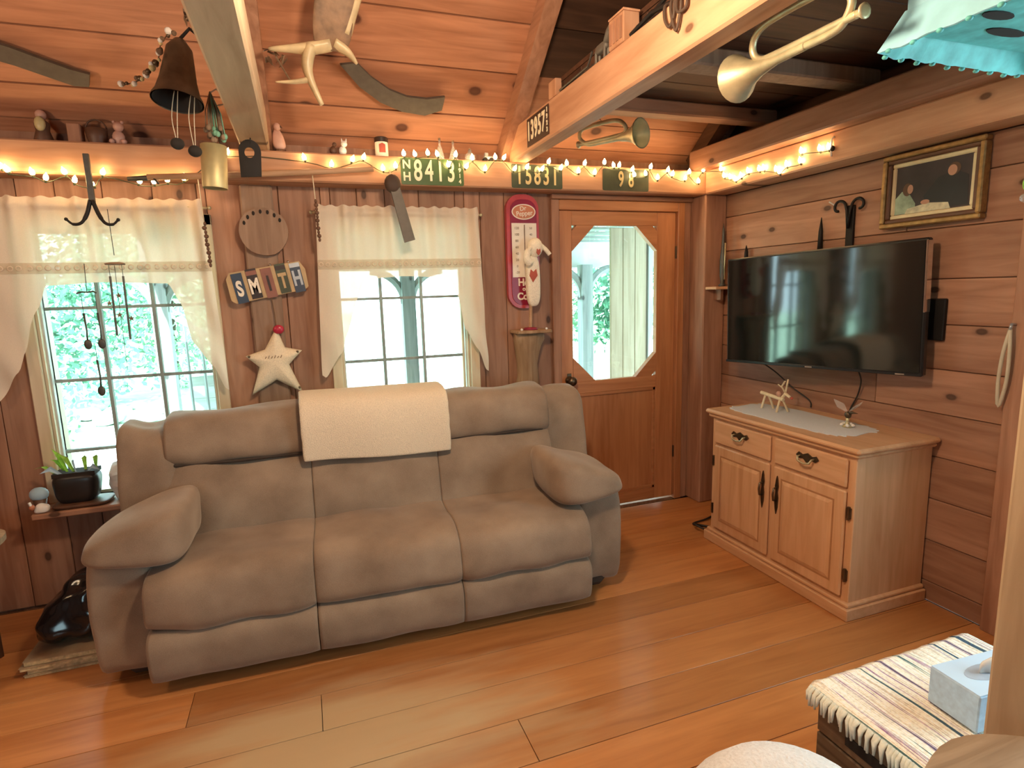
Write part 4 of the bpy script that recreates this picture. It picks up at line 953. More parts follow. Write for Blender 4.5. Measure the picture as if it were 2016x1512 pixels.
# ------------------------------------------------------------------ valances
def valance(name, label, x0, x1, ztop, xl_in, xr_in, lo, loR):
    v = thing(name, label, 'valance', ((x0+x1)/2, 3.31, 1.6), 'cream swag valances on the windows')
    nx = 120; nz = 44; V = []; F = []; idx = {}
    w = x1-x0
    def bottom(u):      # lower edge height at parameter u
        base = 1.585
        k_ = [(0, lo+.015), (.02, lo), (.12, 1.195), (.145, 1.28), (.215, 1.476), (.265, base), (.5, base+.012), (.785, base), (.835, 1.479), (.862, 1.290), (.94, 1.164), (.985, loR), (1.0, loR-.01)]
        for (u0, z0), (u1, z1) in zip(k_[:-1], k_[1:]):
            if u <= u1:
                t = (u-u0)/(u1-u0); t = t*t*(3-2*t)*.5+t*.5; return z0+(z1-z0)*t
        return loR
    for i in range(nx+1):
        u = i/nx; zb = bottom(u)
        fold = math.sin(u*46)+.6*math.sin(u*71+1.3)+.5*noise.noise(Vector((u*22, 0, 0)))
        for j in range(nz+1):
            tt = j/nz; zz = ztop + (zb-ztop)*tt
            drop = (ztop-zz)/(ztop-1.585)
            flare = (u-.5)*(.03*min(drop, 2.2))
            yy = 3.312 - .013*fold*max(.25, 1-.5*drop) - .012
            if .05 < drop < .12: yy -= .010
            if u < .25 or u > .75:                     # tails hang in soft zigzag folds
                yy += .010*math.sin(zz*17+u*30)*max(0, drop-.8)
            V.append((x0+w*u+flare, yy, zz + (.004*math.sin(u*90) if j == 0 else 0)))
    n = nz+1
    F1_, F2_ = [], []
    for i in range(nx):
        for j in range(nz):
            q = (i*n+j, (i+1)*n+j, (i+1)*n+j+1, i*n+j+1)
            zc = sum(V[k][2] for k in q)/4
            F1_.append(q)
    cl = MB().add(V, F1_).build('cloth', 'curtain', v, True)
    # lace insertion band with a row of eyelets
    V2 = []; n2 = 120
    for i in range(n2+1):
        u = i/n2; fold = math.sin(u*46)+.6*math.sin(u*71+1.3)
        for zz in (1.690, 1.640): V2.append((x0+w*u+(u-.5)*.024, 3.312-.013*fold*.5-.0175, zz))
    MB().add(V2, [(2*i, 2*i+2, 2*i+3, 2*i+1) for i in range(n2)]).build('lace_band', 'lace', v, True)
    for i in range(26):
        u = (i+.5)/26; fold = math.sin(u*46)+.6*math.sin(u*71+1.3)
        MB().lathe([(.012, 0), (.013, .003), (.008, .003)], (x0+w*u+(u-.5)*.024, 3.312-.013*fold*.5-.019, 1.665), (0,-1,0), 10, caps=False).build('eyelet', 'curtain', v, True)
    MB().tube([(x0-.02, 3.315, ztop-.035), (x1+.025, 3.315, ztop-.035)], .006, 8).build('rod', 'aged_brass', v)
    for xe in (x0-.024, x1+.028): MB().ball((xe, 3.315, ztop-.035), .010, 10, 7).build('finial', 'aged_brass', v, True)
valance('valance', 'cream swag valance over the window with wind chimes', -1.352, -0.425, 1.985, 0, 0, 1.055, 1.045)
valance('valance', 'cream swag valance over the window behind the towel', 0.105, 0.985, 1.972, 0, 0, 1.06, 1.04)

# ------------------------------------------------------------------ string lights along the two plates
sl = thing('string_lights', 'warm white string lights draped along the beams', 'string lights', (0.5, 3.19, 2.1))
BL = [(-1.173, 2.093), (-1.152, 2.079), (-1.064, 2.07), (-1.017, 2.05), (-0.945, 2.077), (-0.911, 2.043), (-0.847, 2.03), (-0.8, 2.08), (-0.659, 2.047), (-0.602, 2.047), (-0.546, 2.057), (-0.476, 2.067), (-0.28, 2.192), (0.068, 2.182), (0.197, 2.156), (0.301, 2.185), (0.358, 2.198), (0.453, 2.147), (0.519, 2.162), (0.565, 2.225), (0.624, 2.225), (0.693, 2.234), (0.745, 2.231), (0.803, 2.179), (0.845, 2.233), (0.903, 2.175), (0.939, 2.221), (1.01, 2.166), (1.071, 2.23), (1.121, 2.23), (1.183, 2.173), (1.257, 2.186), (1.35, 2.179), (1.392, 2.22), (1.467, 2.189), (1.506, 2.216), (1.581, 2.177), (1.621, 2.221), (1.687, 2.172), (1.751, 2.232), (1.813, 2.218), (1.851, 2.219), (1.941, 2.199), (1.955, 2.17), (2.034, 2.179), (2.069, 2.219), (2.12, 2.158), (2.193, 2.206), (2.227, 2.183), (2.321, 2.162), (2.35, 2.2), (2.42, 2.147), (2.455, 2.216)]
BR = [(3.05, 2.195), (3.02, 2.15), (2.965, 2.132), (2.921, 2.112), (2.874, 2.123), (2.817, 2.138), (2.729, 2.132), (2.695, 2.13), (2.604, 2.105), (2.578, 2.089), (2.531, 2.116), (2.44, 2.115), (2.436, 2.162), (2.322, 2.148), (2.269, 2.143)]
P3 = [Vector((x_, 3.195, z_)) for x_, z_ in BL] + [Vector((2.475, y_, z_)) for y_, z_ in BR]
wp = [Vector((-1.6, 3.205, 2.08))] + [Vector((p.x, p.y+(.014 if i < len(BL) else 0), p.z-.016)) for i, p in enumerate(P3)]
MB().tube(smooth_path(wp, 3), .0022, 5, False).build('wire', 'wire_green', sl, True)
bulb_me = sock_me = None
for i, p in enumerate(P3):
    a = random.uniform(-.5, .5); d = Vector((math.sin(a), -.35 if i < len(BL) else 0, math.cos(a)))
    if i >= len(BL): d.x = -.35
    d.normalize()
    if bulb_me is None:
        o = MB().lathe([(.001, -.011), (.0080, -.008), (.0108, .0), (.0094, .009), (.0042, .017), (.0005, .024)], n=8).build('bulb', 'bulb_glow', None, True); o.parent = sl; bulb_me = o.data
        k_ = MB().lathe([(.0045, -.022), (.0055, -.016), (.0055, -.009)], n=6).build('socket', 'wire_green', o); sock_me = k_.data
    else:
        o = bpy.data.objects.new('bulb', bulb_me); COL.objects.link(o); o.parent = sl
        k_ = bpy.data.objects.new('socket', sock_me); COL.objects.link(k_); k_.parent = o
    o.location = p-Vector((0.5, 3.19, 2.1)); o.rotation_euler = d.to_track_quat('Z', 'Y').to_euler()
    k_.location = (0,0,0)

MB().ball((2.482, 2.255, 2.135), (.010, .012, .014), 10, 7).build('hook', 'near_black', sl, True)
MB().tube([(2.486, 2.262, 2.10), (2.478, 2.258, 2.14), (2.482, 2.262, 2.18), (2.486, 2.25, 2.19)], .005, 6).build('plug_end', 'porcelain', sl, True)
t = thing('glass_ornament', 'small green and clear glass ornament hung at the right edge', 'ornament', (2.615, 1.487, 1.78))
MB().ball((2.612, 1.487, 1.842), (.014, .014, .026), 10, 8).build('green_drop', 'leaf_bright', t, True)
MB().ball((2.612, 1.487, 1.790), (.020, .020, .018), 10, 8).build('clear_drop', 'crystal', t, True)
MB().tube([(2.612, 1.487, 1.868), (2.62, 1.487, 1.90), (2.629, 1.487, 1.90)], .002, 5).build('thread', 'thread_pale', t)
t = thing('pale_cord', 'pale twisted cord loop on a metal hook at the right edge', 'cord', (2.61, 1.49, 1.0))
MB().tube([(2.629, 1.485, 1.31), (2.605, 1.485, 1.312), (2.60, 1.485, 1.29)], .006, 7).build('hook', 'silver_plate', t, True)
MB().tube(smooth_path([(2.602, 1.485, 1.292), (2.60, 1.50, 1.20), (2.605, 1.51, 1.08), (2.612, 1.505, .98), (2.61, 1.485, 1.08), (2.603, 1.48, 1.2), (2.602, 1.485, 1.292)], 4), .007, 7).build('loop', 'thread_pale', t, True)

# ------------------------------------------------------------------ things hung from the plate and the pale beam
hk = thing('iron_hook', 'black iron double hook hanging before the chime window valance', 'hook', (-0.85, 3.15, 1.84))
MB().box(-0.862, -0.838, 3.168, 3.182, 1.945, 2.155, bev=.002).build('strap', 'dark_steel', hk)
for s_ in (-1, 1):
    MB().tube(smooth_path([(-0.852+.004*s_, 3.17, 1.955), (-0.852+.022*s_, 3.165, 1.895), (-0.852+.045*s_, 3.155, 1.855), (-0.852+.075*s_, 3.15, 1.848), (-0.852+.098*s_, 3.15, 1.868)], 5), [.009]*8+[.007]*8+[.005]*5, 8).build('prong', 'black_iron', hk, True)
    MB().ball((-0.852+.099*s_, 3.15, 1.869), .008, 8, 6).build('knob', 'black_iron', hk, True)
pole = MB().tube([(-0.62, 3.165, 2.060), (-0.2, 3.165, 2.088), (0.10, 3.165, 2.112), (0.40, 3.165, 2.137)], [.014, .015, .015, .013], 10).build('wooden_pole', 'shaft_wood', None, True, org=(-0.1, 3.165, 2.09)); tag(pole, 'smooth wooden pole slung level under the string lights', 'pole')
tw_ = MB().tube([(-0.70, 3.17, 2.052), (-0.60, 3.168, 2.060), (-0.53, 3.165, 2.063)], [.010, .014, .008], 7).tube([(-.60, 3.165, 2.06), (-.585, 3.15, 2.045), (-.575, 3.145, 2.03)], .005, 6).build('old_tool', 'dark_steel', None, True, org=(-.6, 3.165, 2.05)); tag(tw_, 'small dark tool wedged among the left string lights', 'tool')
bl_ = thing('iron_strap', 'black iron strap with a round hole hung on a nail under the pale beam', 'strap', (-0.167, 3.0, 2.04))
out_ = [(-0.215, 2.045), (-0.128, 2.050), (-0.121, 2.155)] + [(-0.168+.047*math.cos(R(a)), 2.157+.052*math.sin(R(a))) for a in range(0, 181, 15)] + [(-0.215, 2.155)]
hole = [(-0.170+.021*math.cos(R(a)), 2.153+.024*math.sin(R(a))) for a in range(0, 360, 20)]
bmh = bmesh.new()
vo = [bmh.verts.new((x_-(-0.167), -.006, z_-2.04)) for x_, z_ in out_]; vi = [bmh.verts.new((x_-(-0.167), -.006, z_-2.04)) for x_, z_ in hole]
eo = [bmh.edges.new((vo[i], vo[(i+1)%len(vo)])) for i in range(len(vo))]; ei = [bmh.edges.new((vi[i], vi[(i+1)%len(vi)])) for i in range(len(vi))]
bmesh.ops.triangle_fill(bmh, use_beauty=True, use_dissolve=False, edges=eo+ei)
ex = bmesh.ops.extrude_face_region(bmh, geom=list(bmh.faces)); bmesh.ops.translate(bmh, vec=(0, .012, 0), verts=[v for v in ex['geom'] if isinstance(v, bmesh.types.BMVert)])
bmesh.ops.recalc_face_normals(bmh, faces=bmh.faces)
me = bpy.data.meshes.new('strap_plate'); bmh.to_mesh(me); bmh.free(); me.materials.append(MATS['black_iron'])
o = bpy.data.objects.new('strap_plate', me); COL.objects.link(o); o.parent = bl_
MB().tube([(-0.165, 3.0, 2.176), (-0.163, 2.995, 2.195), (-0.161, 3.0, 2.2165)], .003, 6).build('nail', 'black_iron', bl_)
kn = thing('hanging_blade', 'long grey flat blade hung on a cord over the valance', 'hanging_blade', (0.53, 3.13, 1.77))
d_ = [(0.475, 2.03), (0.523, 2.045), (0.588, 1.780), (0.533, 1.765)]
MB().prism(d_, 'xz', 3.125, 3.141).build('flat_blade', 'grey_blade', kn)  # a long flat blade, hung from the leather loop
MB().ball((0.488, 3.135, 2.062), (.042, .022, .048), 12, 8).build('leather_loop', 'leather', kn, True)
MB().tube([(0.478, 3.135, 2.10), (0.48, 3.15, 2.13), (0.485, 3.19, 2.15)], .003, 5).build('cord', 'thread_pale', kn)
for (lab, x_, y_, ztop, z1, z0) in (('string of dark beads hung at the left of the towel window valance', 0.105, 3.19, 2.12, 1.975, 1.785), ('string of dark beads hung at the right of the chime window valance', -0.412, 3.20, 2.09, 1.86, 1.665)):
    bd = thing('bead_string', lab, 'bead string', (x_, y_, z0), 'strings of dark beads')
    MB().tube([(x_-.006, y_, ztop), (x_, y_, z1), (x_+.008, y_, z0)], .0025, 5).build('cord', 'thread_pale', bd)
    nb = 11
    for i in range(nb):
        zz = z1+(z0-z1)*i/(nb-1); MB().ball((x_+.008*i/nb+random.uniform(-.003,.003), y_, zz), (.011 if i % 2 else .007, .010, .0105), 8, 6).build('bead', 'brown_china', bd, True)
# wind chimes in the window
wc = thing('spoon_chime', 'wind chime of dangling spoons before the window panes', 'wind chime', (-0.93, 3.22, 1.07))
MB().tube([(-0.925, 3.21, 1.68), (-0.93, 3.21, 1.55)], .0016, 5).build('cord', 'cord_black', wc)
MB().tube([(-0.972, 3.21, 1.545), (-0.95, 3.21, 1.552), (-0.93, 3.21, 1.55), (-0.905, 3.21, 1.553), (-0.892, 3.21, 1.545)], .004, 6).build('crossbar', 'dark_steel', wc)
for (x_, zt, zb) in ((-0.955, 1.455, 1.300), (-0.900, 1.455, 1.300), (-0.928, 1.235, 1.078)):
    sp = MB().tube([(x_, 3.21, 1.545 if zt > 1.4 else 1.30), (x_, 3.21, zt)], .0013, 4).build('thread', 'cord_black', wc)
    MB().tube([(x_, 3.21, zt), (x_+.003, 3.21, (zt+zb)/2), (x_, 3.21, zb+.03)], [.005, .0035, .004], 6).ball((x_, 3.21, zb+.01), (.016, .005, .024), 10, 7).build('spoon', 'dark_steel', wc, True)
wc = thing('tube_chime', 'wind chime of two long tubes with small stars before the window', 'wind chime', (-0.80, 3.22, 1.33))
MB().tube([(-0.80, 3.19, 1.92), (-0.80, 3.20, 1.715)], .0016, 5).build('cord', 'cord_black', wc)
MB().lathe([(.040, 0), (.042, .006), (.02, .012)], (-0.803, 3.205, 1.672), n=16).build('cap', 'antler_bone', wc, True)
for (x_, zt, zb) in ((-0.829, 1.62, 1.345), (-0.777, 1.62, 1.325)):
    MB().tube([(x_, 3.205, 1.675), (x_, 3.205, zt)], .0012, 4).build('thread', 'cord_black', wc)
    MB().tube([(x_, 3.205, zt), (x_-.004, 3.205, zb)], .0048, 8).build('tube', 'dark_steel', wc)
for (x_, zz) in ((-0.805, 1.531), (-0.812, 1.441), (-0.846, 1.497), (-0.766, 1.423)):
    pts_ = []
    for i in range(10):
        a = R(90+36*i); r_ = .014 if i % 2 == 0 else .006; pts_.append((x_+r_*math.cos(a), zz+r_*math.sin(a)))
    MB().prism(pts_, 'xz', 3.203, 3.207).build('star_charm', 'dried', wc)
MB().tube([(-0.806, 3.205, 1.67), (-0.81, 3.205, 1.18)], .0012, 4).build('thread', 'cord_black', wc)

# bell with dangling strings, brass cylinder, dried flowers
be = thing('hanging_bell', 'big dull metal bell hanging open-mouthed from the pale beam', 'bell', (-0.36, 2.55, 2.22))
ax = Vector((.10, .20, 1)).normalized()
MB().lathe([(.088, .0), (.086, .010), (.075, .03), (.062, .08), (.053, .14), (.044, .20), (.020, .235), (.012, .24)], (-0.372, 2.55, 2.222), ax, 26, caps=False).build('bell_body', 'bell_metal', be, True)
MB().lathe([(.082, .002), (.070, .03), (.057, .08), (.048, .14), (.038, .19), (.002, .225)], (-0.372, 2.55, 2.222), ax, 26, caps=False).build('bell_inside', 'near_black', be, True)  # inner wall near-black, darker than the outside of the bell
MB().tube([(-0.349, 2.596, 2.455), (-0.31, 2.58, 2.49), (-0.262, 2.54, 2.44), (-0.221, 2.55, 2.36)], .006, 6).build('hanger', 'black_iron', be)
for (x_, zb, lr) in ((-0.388, 2.075, 1), (-0.332, 2.051, 1)):
    for q in (-.006, .006): MB().tube(smooth_path([(x_+.015+q, 2.55, 2.26), (x_+q*1.5, 2.55, 2.17), (x_+q*.5, 2.55, zb+.02)], 4), .0016, 4).build('string', 'thread_pale', be)
    MB().ball((x_, 2.55, zb), (.024, .022, .021), 12, 9).build('dark_ball', 'near_black', be, True)
cy = thing('brass_cylinder', 'pale brass cylinder hanging below the bell', 'cylinder', (-0.29, 2.7, 1.94))
MB().lathe([(.046, .0), (.047, .004), (.049, .165), (.044, .168), (.042, .02)], (-0.293, 2.70, 1.943), (.06, 0, 1), 22, caps=False).lathe([(.042, .02), (.001, .02)], (-0.293, 2.70, 1.943), (.06, 0, 1), 22, caps=False).build('shell', 'brass', cy, True)
MB().tube([(-0.28, 2.70, 2.10), (-0.285, 2.70, 2.19), (-0.262, 2.70, 2.26), (-0.222, 2.70, 2.27)], .003, 5).build('cord', 'thread_pale', cy)
df = thing('dried_bunch', 'dried herb bunch tied above the brass cylinder', 'dried flowers', (-0.27, 2.66, 2.12))
for i in range(26):
    a = random.uniform(0, 6.28); r_ = random.uniform(.0, .045); zt = random.uniform(2.12, 2.16)
    q0 = Vector((-0.272, 2.66, 2.30)); q1 = Vector((-0.270+r_*math.cos(a), 2.655+r_*math.sin(a)*.7, zt))
    MB().tube([q0, (q0+q1)/2+Vector((r_*.3*math.cos(a), 0, 0)), q1], .0022, 4).ball(q1, (.010, .008, .012), 6, 4).build('stem', 'dried' if i % 3 else 'leaf_green', df, True)
MB().tube([(-0.272, 2.66, 2.295), (-0.25, 2.66, 2.31), (-0.221, 2.66, 2.29)], .003, 5).build('tie', 'thread_pale', df)
for (lab, c_, n_) in (('cluster of dark dried leaves on the bell hanger', (-0.275, 2.44, 2.46), 12), ('dark dried cluster beside the pale beam near the rafter', (-0.02, 2.80, 2.50), 14)):
    dc = thing('dried_leaves', lab, 'dried leaves', c_, 'dried leaf clusters on the ceiling')
    for i in range(n_):
        q = Vector(c_)+Vector((random.uniform(-.035,.035), random.uniform(-.02,.02), random.uniform(-.04,.03)))
        t1, t2 = Vector((random.uniform(-1,1), random.uniform(-1,1), random.uniform(-1,1))).normalized()*.022, Vector((random.uniform(-1,1), random.uniform(-1,1), random.uniform(-1,1))).normalized()*.014
        MB().add([q-t1, q+t2, q+t1, q-t2, q+Vector((0,0,.004))], [(0,1,4),(1,2,4),(2,3,4),(3,0,4),(0,3,2,1)]).build('leaf', 'dried', dc)
    MB().tube([c_, (c_[0]+(.055 if c_[0] < 0 else -.06), c_[1], c_[2]-(.10 if c_[0] < 0 else .14))], .004, 5).build('stem', 'dried', dc)
gl = thing('bead_garland', 'glinting bead and shell garland looped left of the bell', 'garland', (-0.47, 2.62, 2.36))
gp = smooth_path([(-0.56, 2.62, 2.285), (-0.50, 2.60, 2.30), (-0.455, 2.58, 2.33), (-0.42, 2.56, 2.37), (-0.40, 2.54, 2.42), (-0.36, 2.53, 2.455)], 5)
MB().tube(gp, .002, 5).build('cord', 'thread_brown', gl)
for i, p in enumerate(gp):
    MB().ball(p+Vector((random.uniform(-.008,.008), -.004, random.uniform(-.008,.008))), random.uniform(.006, .013), 7, 5).build('bead', ('porcelain', 'dried', 'bronze', 'yellow_china')[i % 4], gl, True)

# antlers and scythe blades against the sloping ceiling
an = thing('moose_antler', 'brown antler with pale tines hanging under the ceiling boards', 'antler', (0.2, 2.72, 2.45))
MB().puff([(0.128, 2.72, 2.52), (0.272, 2.72, 2.525), (0.128, 2.745, 2.52), (0.272, 2.745, 2.525), (0.150, 2.56, 2.80), (0.335, 2.56, 2.81), (0.150, 2.585, 2.80), (0.335, 2.585, 2.81)], 5, 8, .01, 8).build('palm', 'antler_bone', an, True)
for nm, pts_, rr in (('tine', [(0.20, 2.735, 2.545), (0.12, 2.74, 2.525), (0.03, 2.74, 2.515), (-0.045, 2.745, 2.508)], [.030, .030, .018, .008]),
                     ('tine', [(0.12, 2.735, 2.53), (0.10, 2.74, 2.46), (0.11, 2.745, 2.40), (0.148, 2.75, 2.308)], [.032, .030, .020, .012]),
                     ('tine', [(0.11, 2.745, 2.405), (0.05, 2.75, 2.392), (-0.03, 2.755, 2.386)], [.016, .011, .004]),
                     ('tine', [(0.22, 2.73, 2.55), (0.27, 2.73, 2.52), (0.305, 2.735, 2.480)], [.030, .020, .006]),
                     ('tine', [(0.27, 2.70, 2.58), (0.30, 2.66, 2.66), (0.345, 2.60, 2.76)], [.016, .014, .010])):
    sp_ = smooth_path(pts_, 4); m_ = len(sp_); r2_ = [rr[min(int(i/4), len(rr)-2)]*(1-(i%4)/4)+rr[min(int(i/4)+1, len(rr)-1)]*((i%4)/4) if i < m_-1 else rr[-1] for i in range(m_)]
    MB().tube(sp_, [q_*1.35 for q_ in r2_], 9, flat=.6).build(nm, 'antler_tip', an, True)
def sickle(label, outer, inner):
    o = MB(); poly = [(a, b_) for a, b_ in outer] + list(reversed(inner)); n = len(poly); V = []
    for (x_, z_) in poly:
        yy = 3.3-(z_-2.36)/T38     # lies on the slope
        V.append((x_, yy-.035, z_-.030))
    for (x_, z_) in poly:
        yy = 3.3-(z_-2.36)/T38
        V.append((x_, yy-.020, z_-.016))
    h_ = len(outer); F = []
    for i in range(h_-1):
        a, b_, c, d = i, i+1, n-2-i, n-1-i
        F.append((a, b_, c, d)); F.append((d+n, c+n, b_+n, a+n))
    for i in range(n): F.append((i, i+n, (i+1)%n+n, (i+1)%n))
    ob = o.add(V, F).build('scythe_blade', 'grey_blade', None, org=V[0]); tag(ob, label, 'blade', 'curved blades on the ceiling')
sickle('curved grey blade fixed to the ceiling right of the antler', [(.33, 2.595), (.40, 2.555), (.49, 2.520), (.58, 2.502), (.68, 2.500), (.77, 2.512)], [(.255, 2.585), (.345, 2.522), (.45, 2.476), (.56, 2.450), (.68, 2.442), (.765, 2.465)])
sickle('curved grey blade fixed to the ceiling left of the bell', [(-1.30, 2.605), (-1.15, 2.575), (-1.02, 2.548), (-.92, 2.522), (-.84, 2.502), (-.775, 2.492)], [(-1.30, 2.56), (-1.16, 2.525), (-1.03, 2.500), (-.93, 2.475), (-.85, 2.455), (-.795, 2.455)])

# ------------------------------------------------------------------ trinkets standing on the wall plate
ZP = ZT
def trinket(name, label, cat, x, y=3.285): return thing(name, label, cat, (x, y, ZP))
t = trinket('angel_figurine', 'dark figurine with a pale yellow front at the far left of the plate', 'figurine', -1.03)
MB().lathe([(.035, 0), (.038, .01), (.026, .05), (.030, .08), (.012, .10)], (-1.03, 3.285, ZP), n=14).build('body', 'brown_china', t, True)
MB().ball((-1.03, 3.26, ZP+.075), (.022, .014, .032)).build('front', 'yellow_china', t, True); MB().ball((-1.03, 3.285, ZP+.118), .022).build('head', 'pink_china', t, True)
t = trinket('wooden_block', 'plain reddish wooden block standing on the left plate', 'block', -0.905)
MB().box(-0.932, -0.880, 3.255, 3.315, ZP, ZP+.085, bev=.004).build('block_body', 'wall_wood_z', t)
t = trinket('small_basket', 'dark woven basket beside the wooden block', 'basket', -0.825)
MB().lathe([(.034, 0), (.042, .03), (.044, .07), (.040, .072), (.036, .02)], (-0.825, 3.285, ZP), n=16, caps=False).build('bowl', 'brown_china', t, True)
MB().tube(arc((-0.825, 3.285, ZP+.07), .041, 0, math.pi, 10), .004, 6).build('handle', 'brown_china', t, True)
t = trinket('bear_figurine', 'seated pinkish bear figurine on the left plate', 'figurine', -0.735, 3.262)
MB().ball((-0.735, 3.262, ZP+.032), (.026, .022, .032)).build('body', 'pink_china', t, True); MB().ball((-0.730, 3.255, ZP+.078), .022).build('head', 'pink_china', t, True)
for s_ in (-1, 1):
    MB().ball((-0.730+.016*s_, 3.255, ZP+.098), .008, 7, 5).build('ear', 'pink_china', t, True)
    MB().ball((-0.735+.024*s_, 3.245, ZP+.012), (.012, .016, .011), 8, 6).build('foot', 'pink_china', t, True)
t = trinket('parrot_figurine', 'tall pinkish bird figurine beside the pale beam', 'figurine', -0.04, 3.258)
MB().puff([(-0.075, 3.24, ZP+.01), (-0.005, 3.24, ZP+.01), (-0.075, 3.275, ZP+.01), (-0.005, 3.275, ZP+.01), (-0.072, 3.242, ZP+.11), (-0.03, 3.242, ZP+.11), (-0.072, 3.27, ZP+.11), (-0.03, 3.27, ZP+.11)], 2.6, 8).build('body', 'pink_china', t, True)
MB().ball((-0.048, 3.250, ZP+.118), (.018, .016, .020)).build('head', 'pink_china', t, True)
MB().tube([(-0.034, 3.248, ZP+.120), (-0.022, 3.246, ZP+.113)], [.008, .001], 6).build('beak', 'brown_china', t, True)
MB().lathe([(.028, 0), (.026, .012)], (-0.04, 3.258, ZP), n=12).build('base', 'brown_china', t)
t = trinket('white_cat', 'small white cat figurine among the lights', 'figurine', 0.262, 3.262)
MB().ball((0.262, 3.262, ZP+.022), (.020, .018, .024)).build('body', 'porcelain', t, True); MB().ball((0.270, 3.255, ZP+.056), .016).build('head', 'porcelain', t, True)
for s_ in (-1, 1): MB().tube([(0.270+.009*s_, 3.255, ZP+.066), (0.270+.012*s_, 3.255, ZP+.083)], [.006, .001], 6).build('ear', 'porcelain', t)
t = trinket('dark_rooster', 'dark little bird figurine left of the white cat', 'figurine', 0.215, 3.27)
MB().ball((0.215, 3.27, ZP+.024), (.018, .016, .022)).build('body', 'brown_china', t, True); MB().ball((0.222, 3.265, ZP+.053), .011).build('head', 'brown_china', t, True)
t = trinket('storage_tin', 'small cream tin with a dark lid on the plate', 'tin', 0.462, 3.27)
MB().lathe([(.034, 0), (.034, .075)], (0.462, 3.27, ZP), n=20).build('can', 'white_enamel', t, True, auto=40)
MB().lathe([(.036, .075), (.036, .098), (.030, .102)], (0.462, 3.27, ZP), n=20).build('lid', 'plate_black', t, True, auto=40)
MB().prism([(.445, ZP+.02), (.478, ZP+.02), (.478, ZP+.06), (.462, ZP+.068), (.445, ZP+.06)], 'xz', 3.2335, 3.2365).build('print', 'heart_red', t)
for i, (lab, x_, h_) in enumerate((('clear glass cone bottle above the green plate', .775, .105), ('second clear glass cone bottle further right above the green plate', .85, .095), ('low squat glass bottle right of the cone bottles', .945, .06))):
    t = trinket('glass_bottle', lab, 'bottle', x_, 3.262)
    if h_ > .07: MB().lathe([(.026, 0), (.027, .004), (.014, h_*.55), (.006, h_*.75), (.006, h_)], (x_, 3.262, ZP), n=14).build('vessel', 'crystal', t, True)
    else: MB().lathe([(.030, 0), (.032, .01), (.028, .035), (.012, .045), (.010, h_)], (x_, 3.262, ZP), n=14).build('vessel', 'crystal', t, True)
    MB().lathe([(.007, h_), (.006, h_+.010)], (x_, 3.262, ZP), n=8).build('stopper', 'dried', t)
t = trinket('toy_tractor', 'tiny grey toy among the lights near the wide beam', 'toy', 1.05, 3.262)
MB().box(1.025, 1.075, 3.25, 3.275, ZP+.012, ZP+.032, bev=.003).box(1.03, 1.05, 3.252, 3.273, ZP+.032, ZP+.05, bev=.002).build('cab', 'silver_plate', t)
for x_ in (1.032, 1.066): MB().lathe([(.012, -.014), (.012, .014)], (x_, 3.262, ZP+.012), (0,1,0), 12).build('wheel', 'near_black', t)

# ------------------------------------------------------------------ on and around the wide beam
ZK = 2.39
t = thing('wood_offcut', 'small wooden block standing on the wide beam near the plate', 'block', (1.205, 2.66, ZK))
MB().box(1.182, 1.215, 2.62, 2.70, ZK, ZK+.075, bev=.003).build('block_body', 'beam_wood_z', t)
t = thing('carved_box', 'carved wooden box standing on top of the wide beam', 'box', (1.21, 2.06, ZK))
MB().box(1.182, 1.25, 2.01, 2.12, ZK, ZK+.105, bev=.003).build('box_body', 'beam_wood_z', t)
for i in range(4): MB().box(1.179, 1.1815, 2.02+.025*i, 2.035+.025*i, ZK+.015, ZK+.09).build('carving', 'wall_wood_z', t)
MB().box(1.180, 1.252, 2.008, 2.122, ZK+.1055, ZK+.113, bev=.002).build('lid', 'beam_wood_z', t)
t = thing('horse_figurine', 'grey horse figurine standing on the wide beam by the carved box', 'figurine', (1.20, 2.20, ZK))
MB().puff([(1.185, 2.16, ZK+.03), (1.215, 2.16, ZK+.03), (1.185, 2.25, ZK+.03), (1.215, 2.25, ZK+.03), (1.185, 2.16, ZK+.065), (1.215, 2.16, ZK+.065), (1.185, 2.25, ZK+.065), (1.215, 2.25, ZK+.065)], 3, 8).build('body', 'grey_blade', t, True)
for (yy, dx) in ((2.17, -.008), (2.17, .008), (2.24, -.008), (2.24, .008)): MB().tube([(1.20+dx, yy, ZK+.045), (1.20+dx, yy, ZK)], .006, 6).build('leg', 'grey_blade', t)
MB().tube([(1.20, 2.17, ZK+.055), (1.20, 2.155, ZK+.09), (1.20, 2.14, ZK+.098), (1.20, 2.12, ZK+.085)], [.014, .011, .011, .007], 8).build('neck', 'grey_blade', t, True)
t = thing('leather_straps', 'dark leather straps looped over the wide beam', 'straps', (1.17, 1.68, 2.30))
for dy, lo in ((0, 2.285), (.035, 2.31), (-.03, 2.33)):
    MB().tube(smooth_path([(1.20, 1.70+dy, ZK+.008), (1.172, 1.70+dy, ZK-.004), (1.165, 1.69+dy, 2.34), (1.166, 1.665+dy, lo), (1.168, 1.645+dy, 2.34), (1.172, 1.645+dy, ZK-.004), (1.20, 1.645+dy, ZK+.008)], 4), .005, 6).build('strap', 'leather', t, True)
t = thing('old_tongs', 'rusty iron tongs lying along the top of the wide beam', 'tongs', (1.21, 1.85, ZK))
MB().tube([(1.195, 1.98, ZK+.008), (1.20, 1.85, ZK+.03), (1.205, 1.72, ZK+.012)], .008, 7).build('jaw', 'black_iron', t); MB().tube([(1.215, 1.97, ZK+.03), (1.21, 1.85, ZK+.035), (1.20, 1.72, ZK+.05)], .008, 7).build('jaw', 'black_iron', t)
t = thing('rod_iron', 'thin iron rod leaning along the wide beam top near the block', 'rod', (1.19, 2.5, ZK))
